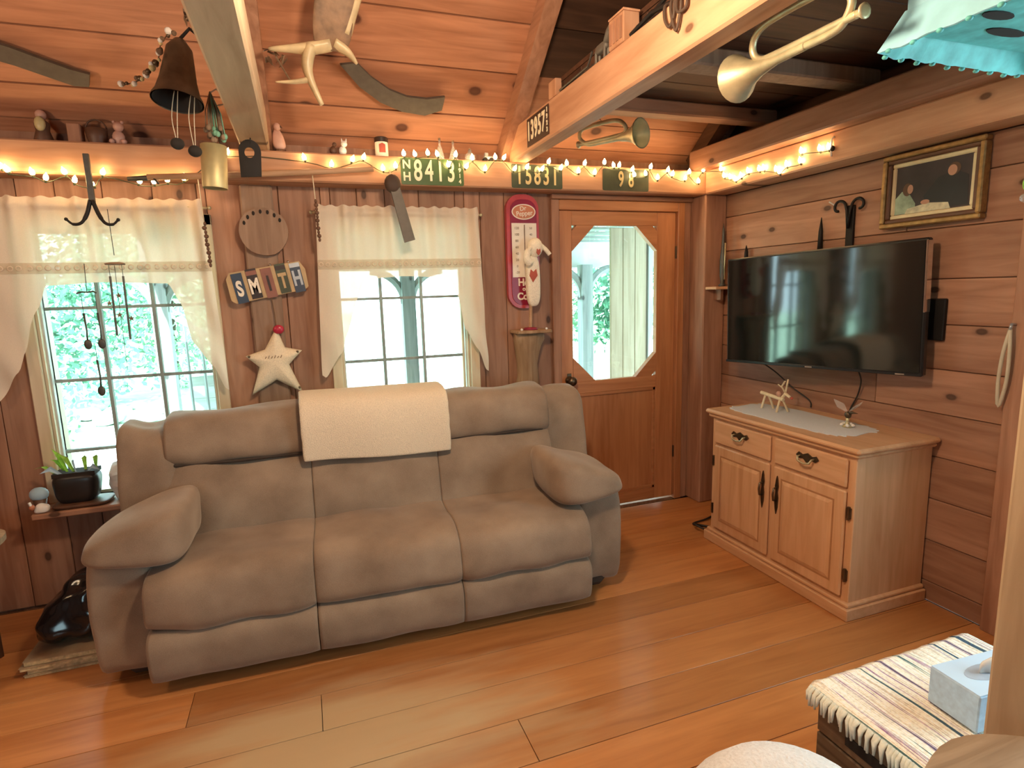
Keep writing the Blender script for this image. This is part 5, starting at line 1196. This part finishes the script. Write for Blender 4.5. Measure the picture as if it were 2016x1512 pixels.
MB().tube([(1.186, 2.58, ZK+.006), (1.186, 2.30, ZK+.012), (1.186, 2.26, ZK+.055)], .005, 6).build('shaft', 'dark_steel', t)

# bugles
def bugle(name, label, bell, mouth, upv, rb, r, loops, mat, cordtop):
    t = thing(name, label, 'bugle', tuple(bell), 'brass bugles hung under the loft')
    B, Mh, U = Vector(bell), Vector(mouth), Vector(upv).normalized(); A = (Mh-B); Ln = A.length; A.normalize()
    prof = [(rb, 0), (rb*.97, Ln*.012), (rb*.80, Ln*.05), (rb*.55, Ln*.12), (rb*.34, Ln*.22), (r*1.25, Ln*.38), (r*1.1, Ln*.62)]
    MB().lathe(prof, B, A, 24, caps=False).build('bell', mat, t, True)
    MB().lathe([(rb*.93, Ln*.004), (rb*.74, Ln*.05), (rb*.48, Ln*.12), (rb*.22, Ln*.22), (.002, Ln*.3)], B, A, 24, caps=False).build('bell_throat', 'brass', t, True)
    h = loops
    pth = [B+A*Ln*.60, B+A*Ln*.80, B+A*Ln*.90+U*h*.12, B+A*Ln*.96+U*h*.5, B+A*Ln*.88+U*h*.92, B+A*Ln*.70+U*h, B+A*Ln*.38+U*h, B+A*Ln*.24+U*h*.85, B+A*Ln*.19+U*h*.5, B+A*Ln*.24+U*h*.20, B+A*Ln*.40+U*h*.14, B+A*Ln*.9+U*h*.14, B+A*Ln*.98+U*h*.14]
    MB().tube(smooth_path(pth, 5), r, 9).build('tubing', mat, t, True)
    e = B+A*Ln*.97+U*h*.14
    MB().lathe([(r*.9, 0), (r*.9, Ln*.03), (r*1.7, Ln*.05), (r*1.8, Ln*.06), (r*1.1, Ln*.062)], e, A, 12).build('mouthpiece', mat, t, True)
    MB().tube([B+A*Ln*.5+U*h, Vector(cordtop)], .0022, 5).build('cord', 'thread_pale', t)
    for f_ in (.35, .6): MB().tube([B+A*Ln*f_-U*.0, B+A*Ln*f_+U*h*.15], r*.8, 6).build('stay', mat, t)
bugle('bugle', 'large pale brass bugle hanging high near the blue box', (1.348, 1.60, 2.139), (1.334, 1.15, 2.126), (-.25, 0, 1), .072, .0105, .105, 'aged_brass', (1.33, 1.36, 2.391))
bugle('bugle', 'smaller dull bugle hanging below the wide beam by the door', (1.535, 2.45, 2.20), (1.40, 2.80, 2.212), (-.45, 0, 1), .068, .010, .085, 'aged_brass', (1.45, 2.78, 2.391))

# blue hanging box with teal scalloped skirt
t = thing('hanging_box', 'light blue framed hanging box with a teal scalloped skirt below', 'hanging box', (1.74, .86, 2.14))
MB().box(1.495, 2.0, .60, 1.16, 2.135, 2.464, bev=.006).build('box_body', 'ice_blue', t)
MB().box(1.489, 1.4945, .65, 1.105, 2.215, 2.42, bev=.002).build('side_panel', 'mat_cream', t)
for a in ((.635, .65), (1.105, 1.12)): MB().box(1.484, 1.4945, a[0], a[1], 2.20, 2.435).build('panel_rail', 'blue_trim', t)
for a in ((2.20, 2.215), (2.42, 2.435)): MB().box(1.484, 1.4945, .65, 1.105, a[0], a[1]).build('panel_rail', 'blue_trim', t)
top = [(1.494, .60), (2.0, .60), (2.0, 1.161), (1.494, 1.161)]; botm = [(1.455, .56), (2.04, .56), (2.04, 1.20), (1.455, 1.20)]
V = []; F = []; n = 20; tot = 4*n
for s_ in range(4):
    for k in range(n):
        u = k/n
        a0, a1 = top[s_], top[(s_+1)%4]; b0, b1 = botm[s_], botm[(s_+1)%4]
        V.append((a0[0]+(a1[0]-a0[0])*u, a0[1]+(a1[1]-a0[1])*u, 2.168)); sc2 = .008*abs(math.sin(u*math.pi*6))
        V.append((b0[0]+(b1[0]-b0[0])*u, b0[1]+(b1[1]-b0[1])*u, 2.080-sc2+.004*math.sin(k*1.7)))
for i in range(tot):
    j = (i+1) % tot; F.append((2*i, 2*i+1, 2*j+1, 2*j))
sk = MB().add(V, F).build('skirt', 'ice_blue', t); sk.modifiers.new('thick', 'SOLIDIFY').thickness = .004
V2 = list(V); MB().box(1.49, 2.005, .595, 1.165, 2.116, 2.134, bev=.004).build('underside', 'teal_paint', t)
V = []; F = []
for i in range(tot):
    a, b_ = V2[2*i], V2[2*i+1]; V.append((a[0]*.98+1.745*.02, a[1]*.98+.855*.02, a[2]-.010)); V.append((b_[0]*.985+1.745*.015, b_[1]*.985+.855*.015, b_[2]-.002))
for i in range(tot):
    j = (i+1) % tot; F.append((2*i, 2*j, 2*j+1, 2*i+1))
MB().add(V, F).build('skirt_lining', 'teal_paint', t)
for (x_, y_, a_) in ((1.62, 1.02, .05), (1.75, 1.08, .07), (1.72, .88, .06)): MB().prism(oval(x_, y_, a_, .018, 14), 'xy', 2.113, 2.1159).build('dark_mark', 'near_black', t)
for i in range(1, tot, 2):
    b_ = V2[2*i+1]; MB().ball((b_[0], b_[1], b_[2]-.004), (.008, .008, .006), 6, 4).build('scallop', 'teal_paint', t, True)
for x_ in (1.60, 1.90): MB().tube([(x_, .855, 2.464), (x_, .855, 2.468)], .004, 5).build('hook', 'black_iron', t)

# ------------------------------------------------------------------ window sill plant and ducks
SZ = .531
pp = thing('potted_plant', 'young green shoots in a black oval pot on the sill', 'potted plant', (-1.09, 3.28, SZ))
MB().puff([(-1.185, 3.225, SZ+.012), (-1.02, 3.225, SZ+.012), (-1.185, 3.335, SZ+.012), (-1.02, 3.335, SZ+.012), (-1.20, 3.215, SZ+.165), (-0.995, 3.215, SZ+.165), (-1.20, 3.345, SZ+.165), (-0.995, 3.345, SZ+.165)], 4, 10).build('pot', 'pot_black', pp, True)
MB().puff([(-1.20, 3.205, SZ), (-0.97, 3.205, SZ), (-1.20, 3.355, SZ), (-0.97, 3.355, SZ), (-1.205, 3.20, SZ+.02), (-0.96, 3.20, SZ+.02), (-1.205, 3.36, SZ+.02), (-0.96, 3.36, SZ+.02)], 5, 8).build('tray', 'brown_china', pp, True)
MB().box(-1.185, -1.01, 3.23, 3.33, SZ+.150, SZ+.170).build('soil', 'near_black', pp)
for (x_, y_, tx, tz, mt_) in ((-1.17, 3.26, -1.255, .205, 'leaf_bright'), (-1.15, 3.30, -1.20, .235, 'leaf_bright'), (-1.13, 3.27, -1.175, .295, 'leaf_bright'), (-1.10, 3.26, -1.15, .27, 'leaf_bright'), (-1.06, 3.28, -1.05, .245, 'leaf_bright'), (-1.02, 3.29, -1.005, .24, 'leaf_bright'), (-1.14, 3.24, -1.225, .185, 'duck_blue'), (-1.05, 3.25, -0.985, .17, 'duck_blue'), (-1.09, 3.25, -1.095, .23, 'duck_blue')):
    p0 = Vector((x_, y_, SZ+.16)); p2 = Vector((tx, y_-.02, SZ+tz)); mid = (p0+p2)/2+Vector((0, -.005, .03)); sd = Vector((.004, .0, .012)) if mt_ == 'duck_blue' else Vector((.010, .004, 0))
    V = [p0-sd*.4, p0+sd*.4, mid-sd, mid+sd, p2, mid+Vector((0, .004, 0))]
    MB().add(V, [(0,1,5), (0,5,2), (1,3,5), (2,5,4), (5,3,4)]).build('leaf', mt_, pp)
for (lab, x_, y_, s_, m1) in (('pale blue ceramic duck with dark collar on the sill end', -1.245, 3.232, 1.0, 'duck_blue'), ('white ceramic duck with orange bill at the sill edge', -1.292, 3.205, .8, 'porcelain')):
    pass
t = thing('ceramic_duck', 'pale blue domed ceramic bird on the sill beside the pot', 'figurine', (-1.258, 3.27, SZ))
MB().ball((-1.258, 3.27, SZ+.075), (.040, .030, .034), 12, 8).build('body', 'duck_blue', t, True); MB().lathe([(.030, 0), (.024, .02), (.030, .052)], (-1.258, 3.27, SZ), n=12).build('base', 'brown_china', t, True)
t = thing('ceramic_goose', 'little white goose with an orange face at the sill end', 'figurine', (-1.262, 3.205, SZ))
MB().puff([(-1.27, 3.192, SZ), (-1.205, 3.192, SZ), (-1.27, 3.232, SZ), (-1.205, 3.232, SZ), (-1.25, 3.195, SZ+.05), (-1.20, 3.195, SZ+.035), (-1.25, 3.23, SZ+.05), (-1.20, 3.23, SZ+.035)], 3, 8).build('body', 'porcelain', t, True)
MB().ball((-1.262, 3.19, SZ+.036), (.012, .014, .014), 8, 6).build('face', 'oval_red', t, True); MB().tube([(-1.262, 3.185, SZ+.04), (-1.27, 3.19, SZ+.062)], .006, 6).build('crest', 'porcelain', t)
t = thing('white_bag', 'crumpled white plastic bag on the sill beside the pot', 'bag', (-0.93, 3.30, SZ))
MB().puff([(-0.975, 3.25, SZ), (-0.86, 3.25, SZ), (-0.975, 3.36, SZ), (-0.86, 3.36, SZ), (-0.96, 3.27, SZ+.19), (-0.88, 3.27, SZ+.20), (-0.96, 3.34, SZ+.19), (-0.88, 3.34, SZ+.20)], 2.6, 12, .025, 22).build('sack', 'porcelain', t, False)

# ------------------------------------------------------------------ floor by the sofa arm: papers and a black bag; table end at the left edge
t = None
zz = 0.0
for i, (h_, w_) in enumerate(((.012, 0), (.020, .01), (.016, -.01), (.022, .004))):
    lab = ('thin magazine at the bottom of the stack by the sofa arm', 'second magazine up in the stack by the sofa arm', 'third magazine up in the stack by the sofa arm', 'top magazine of the stack under the black bag')[i]
    m_ = thing('magazine', lab, 'magazine', (-1.05, 2.82, zz), 'magazines stacked by the sofa')
    MB().box(-1.185+w_, -0.885+w_, 2.695+w_*.5, 2.955, zz+.0015, zz+h_-.0015).build('pages', 'paper_edge', m_)
    MB().box(-1.188+w_, -0.885+w_, 2.692+w_*.5, 2.957, zz+h_-.0014, zz+h_, ).build('cover', 'paper_cover', m_)
    zz += h_+.0004
zz += .012
bg_ = thing('plastic_bag', 'shiny black plastic bag slumped on the magazines by the sofa', 'bag', (-1.02, 2.85, zz))
mb = MB().puff([(-1.205, 2.70, zz), (-0.875, 2.72, zz), (-1.20, 2.99, zz), (-0.88, 2.99, zz), (-1.08, 2.80, zz+.235), (-0.885, 2.79, zz+.27), (-1.07, 2.98, zz+.24), (-0.885, 2.98, zz+.29)], 3.4, 16, .03, 13); mb.build('sack', 'bag_black', bg_, True)
t = thing('side_table', 'pale round-edged table end at the left edge of the picture', 'table', (-1.84, 2.70, 0))
MB().prism([(-1.84+.60*math.copysign(abs(math.cos(2*math.pi*i/48))**.35, math.cos(2*math.pi*i/48)), 2.70+.30*math.copysign(abs(math.sin(2*math.pi*i/48))**.35, math.sin(2*math.pi*i/48))) for i in range(48)], 'xy', .535, .56).build('tabletop', 'slab_wood', t, True, auto=40)
for (x_, y_) in ((-2.35, 2.48), (-2.35, 2.92), (-1.36, 2.92), (-1.36, 2.48)): MB().tube([(x_, y_, 0), (x_, y_, .535)], .02, 8).build('leg', 'dark_wood_z', t)

# ------------------------------------------------------------------ foreground right: crate, rug, tissue box, post, slab, white pouffe
t = thing('wooden_crate', 'weathered dark wooden crate under the rag rug', 'crate', (1.55, .92, 0))
cx0, cx1, cy0, cy1, cz = 1.262, 1.845, .70, 1.092, .388
for i, (a, b_) in enumerate(((.01, .125), (.13, .255), (.26, cz))):
    bx('slat', 'crate_wood', t, cx0, cx0+.018, cy0, cy1, a, b_, bev=.004)
    bx('slat', 'crate_wood', t, cx1-.018, cx1, cy0, cy1, a, b_, bev=.004)
    bx('slat', 'crate_wood', t, cx0+.019, cx1-.019, cy1-.018, cy1, a, b_, bev=.004)
    bx('slat', 'crate_wood', t, cx0+.019, cx1-.019, cy0, cy0+.018, a, b_, bev=.004)
bx('lid', 'crate_wood', t, cx0-.005, cx1+.005, cy0-.005, cy1+.005, cz+.0005, cz+.012, bev=.003)
bx('bottom', 'crate_wood', t, cx0+.019, cx1-.019, cy0+.019, cy1-.019, .012, .03)
MB().box(cx0-.003, cx0-.0005, .86, 1.0, .285, .315).build('hand_slot', 'near_black', t)
ru = thing('rag_rug', 'striped rag rug with white fringe laid over the crate', 'rug', (1.55, .92, .405))
V = []; F = []; nx, ny = 60, 24
for i in range(nx+1):
    for j in range(ny+1):
        x_ = 1.238+(1.862-1.238)*i/nx; y_ = .690+(1.108-.690)*j/ny
        zz = .4075+.004*noise.noise(Vector((x_*9, y_*9, 0)))
        e = max(0, cx0-.004-x_); zz -= e*.7
        e = max(0, y_-1.097); zz -= e*.9
        V.append((x_+.003*noise.noise(Vector((y_*30, 1, 0)))*(i in (0, nx)), y_+.004*noise.noise(Vector((x_*25, 2, 0)))*(j in (0, ny)), zz))
n = ny+1
for i in range(nx):
    for j in range(ny): F.append((i*n+j, (i+1)*n+j, (i+1)*n+j+1, i*n+j+1))
w_ = MB().add(V, F).build('weave', 'rag_rug', ru, True); w_.modifiers.new('thick', 'SOLIDIFY').thickness = .007
for i in range(44):
    y_ = .700+.0092*i
    p0 = Vector((1.240, y_, .398)); L_ = random.uniform(.035, .055); a = random.uniform(-.012, .012)
    MB().tube([p0, p0+Vector((-.014, a*.5, -.012)), p0+Vector((-.016, a, -L_))], [.005, .0055, .003], 6).build('tassel', 'fringe', ru, True)
t = thing('tissue_box', 'pale blue tissue box standing on the rag rug', 'tissue box', (1.55, .86, .414))
t.rotation_euler = (0, 0, R(-4)); ORG[t.name] = Vector((1.55, .86, .414))
MB().box(1.445, 1.665, .795, .920, .414, .512, bev=.003).build('carton', 'tissue_box', t)
MB().box(1.447, 1.663, .797, .918, .5122, .5138).build('carton_top', 'tissue_top', t)
MB().prism(oval(1.555, .858, .068, .028, 24), 'xy', .5139, .5146).build('slot', 'tissue_slot', t)
MB().puff([(1.515, .852, .505), (1.60, .852, .505), (1.515, .864, .505), (1.60, .864, .505), (1.535, .85, .550), (1.585, .845, .555), (1.535, .866, .550), (1.585, .868, .555)], 2.4, 8, .01, 30).build('tissue', 'porcelain', t, True)
t = thing('timber_post', 'knotty upright timber post at the right edge', 'post', (1.235, .60, 0))
MB().box(1.180, 1.300, .540, .650, 0, 2.216, bev=.008).build('timber', 'post_wood', t)
MB().lathe([(.026, 0), (.024, .004), (.016, .003), (.012, .007), (.002, .006)], (1.225, .539, .985), (0,-1,0), 16).build('knot', 'log_wood', t, True)
MB().box(1.222, 1.262, .528, .5395, .80, .83, bev=.003).build('outlet_ledge', 'outlet', t)
MB().box(1.212, 1.240, .534, .5395, 1.010, 1.024, bev=.003).build('white_clip', 'outlet', t)
t = thing('slab_table', 'small rustic table with a pale live-edge slab top before the post', 'table', (1.0, .42, 0))
pl_ = []
for i in range(36):
    a = 2*math.pi*i/36; r_ = 1+.07*noise.noise(Vector((math.cos(a)*2, math.sin(a)*2, 9))); pl_.append((1.01+.20*r_*math.cos(a), .415+.185*r_*math.sin(a)))
MB().prism(pl_, 'xy', .662, .70).build('slab_top', 'slab_wood', t)
for (x_, y_) in ((.90, .32), (.90, .51), (1.11, .32), (1.11, .51)): MB().tube([(x_, y_, 0), (1.0+(x_-1.0)*.8, .415+(y_-.415)*.8, .662)], .018, 8).build('leg', 'log_wood', t)
t = thing('white_pouffe', 'round white plush pouffe at the bottom edge', 'pouffe', (.905, .825, 0))
MB().lathe([(.20, .01), (.235, .06), (.25, .16), (.245, .27), (.225, .345), (.18, .395), (.11, .425), (.04, .433), (.002, .434)], (.905, .825, 0), n=36).build('cushion', 'white_plush', t, True)
MB().lathe([(.19, 0), (.20, .010)], (.905, .825, 0), n=24).build('base', 'near_black', t)

# ------------------------------------------------------------------ unseen lamps added for their warm light
t = thing('added_pendant_lamp', 'unseen pendant lamp added just above the picture', 'lamp', (.45, 1.3, 2.3))
MB().tube([(.45, 1.3, 2.46), (.45, 1.3, roofz(1.3)-.02)], .006, 6).build('flex', 'cord_black', t)
MB().lathe([(.03, 2.42), (.05, 2.43), (.045, 2.46), (.01, 2.465)], (.45, 1.3, 0), n=16).build('cap', 'aged_brass', t, True)
MB().ball((.45, 1.3, 2.36), .035, 12, 8).build('bulb', 'lamp_glow', t, True)
light('added_pendant_light', 'POINT', (.45, 1.3, 2.30), (0,0,0), 55, (1.0, 0.73, 0.48), shadow_soft_size=.10)  # main warm light, added to brighten the room
t = thing('added_floor_lamp', 'unseen floor lamp added left of the sofa', 'lamp', (-1.75, 1.75, 0))
MB().lathe([(.15, 0), (.15, .02), (.03, .035), (.012, .05), (.012, 1.62)], (-1.75, 1.75, 0), n=20).build('stand', 'black_iron', t, True, auto=40)
MB().lathe([(.13, 1.86), (.22, 1.60), (.217, 1.60), (.127, 1.86)], (-1.75, 1.75, 0), n=28, caps=False).build('shade', 'lampshade', t, True)
MB().ball((-1.75, 1.75, 1.70), .04, 12, 8).build('bulb', 'lamp_glow', t, True)
light('added_floor_lamp_light', 'POINT', (-1.75, 1.75, 1.92), (0,0,0), 22, (1.0, 0.73, 0.48), shadow_soft_size=.10)  # added warm fill from the left, placed above the shade

# ------------------------------------------------------------------ outside: porch, fence, garden
def out(name, label, mat, *a, cat='porch', group=None, kind=None, bev=.005):
    o = MB().box(*a, bev=bev).build(name, mat, None, org=(a[0], a[2], a[4])); return tag(o, label, cat, group, kind)
g_ = MB().box(-30, 30, 3.53, 60, -.5, -.30).build('lawn', 'lawn', None); tag(g_, 'sunlit lawn outside the windows', 'lawn', kind='structure')
g_ = MB().box(-5.5, -0.3, 7.4, 9.2, -.299, -.285).build('gravel_path', 'gravel', None); tag(g_, 'bright pale garden path seen through the chime window', 'path', kind='structure')
pd = thing('porch_floor', 'grey board porch floor outside the door', 'porch', (2.0, 4.3, -.12), kind='structure')
for i in range(9): bx('plank', 'outdoor_wood', pd, -1.05, 5.0, 3.53+.18*i, 3.53+.18*i+.175, -.05, -.02)
pr = thing('porch_roof', 'grey board porch ceiling outside the door', 'roof', (2.0, 4.3, 2.0), kind='structure')
for i in range(10): 
    y0 = 3.53+.17*i; z0 = 2.12-.12*i*.17
    bx('plank', 'porch_ceiling', pr, -1.1, 5.2, y0, y0+.166, z0, z0+.02)
bx('fascia', 'white_paint', pr, -1.12, 5.22, 5.10, 5.14, 1.70, 1.95)
def porch_post(x, lab):
    t = thing('porch_post', lab, 'post', (x, 5.0, -.02), 'posts of the porch')
    MB().box(x-.055, x+.055, 4.945, 5.055, -.02, 1.72).build('shaft', 'outdoor_wood', t)
    for s_ in (-1, 1):
        pts_ = arc((x+s_*.30, 5.0, 1.42), .27, math.pi if s_ > 0 else 0, math.pi/2, 8)
        MB().tube(pts_, .035, 6).build('brace', 'outdoor_wood', t)
porch_post(0.85, 'grey porch post with curved braces behind the towel window')
porch_post(-1.0, 'grey porch post with curved braces behind the chime window')
porch_post(2.53, 'pale grey porch post seen through the door glass')
t = thing('porch_screen', 'upright pale plank screen on the porch seen through the door', 'screen', (2.58, 4.3, -.02))
for i in range(3): bx('plank', 'outdoor_pine', t, 2.40+.115*i, 2.513+.115*i, 4.28, 4.305, -.02, 1.98, bev=.004)
bx('edge_board', 'outdoor_wood', t, 2.748, 2.79, 4.26, 4.32, -.02, 1.98)
t = thing('picket_fence', 'white picket fence beyond the porch', 'fence', (2.5, 7.0, -.3))
k = 0; x_ = -0.2
while x_ < 5.5:
    MB().prism([(x_, -.3), (x_+.12, -.3), (x_+.12, .72), (x_+.06, .80), (x_, .72)], 'xz', 7.0, 7.02).build('picket', 'white_paint', t); x_ += .15
for z_ in (.0, .52): bx('fence_rail', 'white_paint', t, -.2, 5.5, 7.02, 7.05, z_, z_+.09)
t = thing('garden_shed', 'grey clapboard shed wall seen low in the chime window', 'shed', (-.7, 5.6, -.3))
for i in range(9): bx('clapboard', 'siding', t, -0.98, -0.30, 5.62-.004*(i%2), 5.66, -.05+.10*i, .05+.10*i, bev=.003)
bx('ledge', 'white_paint', t, -1.0, -.28, 5.56, 5.70, .852, .885)
t = thing('stair_railing', 'white stair railing beside the porch post', 'railing', (-.8, 5.2, .88))
MB().tube([(-0.95, 5.25, 1.36), (-0.55, 5.25, 1.08)], .022, 6).build('handrail', 'white_paint', t)
for i in range(4): MB().tube([(-0.9+.11*i, 5.25, 1.325-.077*i), (-0.9+.11*i, 5.25, -.3)], .012, 6).build('baluster', 'outdoor_wood', t)
for i in range(15):
    x_, y_ = -4.4+random.uniform(0, 2.1), 10.2+random.uniform(0, 1.6); s_ = random.uniform(.14, .3)
    x_ = -4.5+.55*(i % 5)+random.uniform(-.06, .06); y_ = 10.0+.6*(i//5)+random.uniform(-.06, .06); s_ = random.uniform(.15, .25)
    lab = 'grey garden rock in the heap beyond the path'
    o = MB().puff([(x_+s_*a, y_+s_*b_, -.3+s_*c) for c in (0, .9) for b_ in (-.7, .7) for a in (-1, 1)], 2.4, 6, .06, 4).build('garden_rock', 'rock', None, False, org=(x_, y_, -.3)); tag(o, lab, 'rock', 'rocks in the garden heap')
def tree(name, label, x, y, h, rx, rz, nleaf, mat, zc, group='trees behind the house'):
    t = thing(name, label, 'tree' if h > 1.5 else 'shrub', (x, y, -.3), group)
    MB().tube(smooth_path([(x, y, -.3), (x+.06*h*.2, y, h*.3), (x-.05, y+.05, h*.6)], 4), [.05*h*.35]*9, 7).build('trunk', 'bark', t, True)
    rnd = random.Random(hash(label) % 1000 if False else int(x*100+y*10)+5); V = []; F = []
    cl = [(Vector((x+rnd.uniform(-1,1)*rx*.7, y+rnd.uniform(-1,1)*rx*.5, zc+rnd.uniform(-1,1)*rz*.75)), rnd.uniform(.25,.5)*rx) for _ in range(26)]
    for i in range(nleaf):
        c_, r_ = cl[rnd.randrange(len(cl))]
        d = Vector((rnd.gauss(0,1), rnd.gauss(0,1), rnd.gauss(0,1))).normalized()*r_*rnd.random()**.4
        p = c_+d; s_ = rnd.uniform(.045, .10)
        a = Vector((rnd.gauss(0,1), rnd.gauss(0,1), rnd.gauss(0,1))).normalized(); b_ = a.orthogonal().normalized()
        k = len(V); V += [p-a*s_, p+b_*s_*.5, p+a*s_, p-b_*s_*.5]; F.append((k, k+1, k+2, k+3))
    me = bpy.data.meshes.new('foliage'); og = ORG[t.name]; me.from_pydata([tuple(v-og) for v in V], [], F); me.materials.append(MATS[mat])
    o = bpy.data.objects.new('foliage', me); COL.objects.link(o); o.parent = t; o['kind'] = 'stuff'
tree('leafy_tree', 'broad leafy tree filling the left of the chime window', -4.6, 11.5, 5, 2.2, 2.0, 9000, 'leaf_green', 1.9)
tree('leafy_tree', 'pale leafy tree in the middle of the chime window', -2.6, 13.5, 5, 2.0, 2.2, 8000, 'leaf_pale', 1.8)
tree('leafy_tree', 'dark leafy tree at the right of the chime window', -1.5, 15.5, 6, 2.0, 2.6, 7000, 'leaf_green', 2.6)
tree('leafy_tree', 'leafy tree beyond the fence seen through the door glass', 4.6, 10.5, 5, 1.8, 2.0, 8000, 'leaf_pale', 2.0)
tree('leafy_tree', 'tall leafy tree at the right of the door glass view', 6.4, 9.5, 5, 1.7, 2.1, 8000, 'leaf_green', 1.9)
tree('garden_shrub', 'low garden shrub at the left of the chime window', -3.4, 8.6, 1.0, .7, .35, 3500, 'leaf_pale', .1, 'garden shrubs')
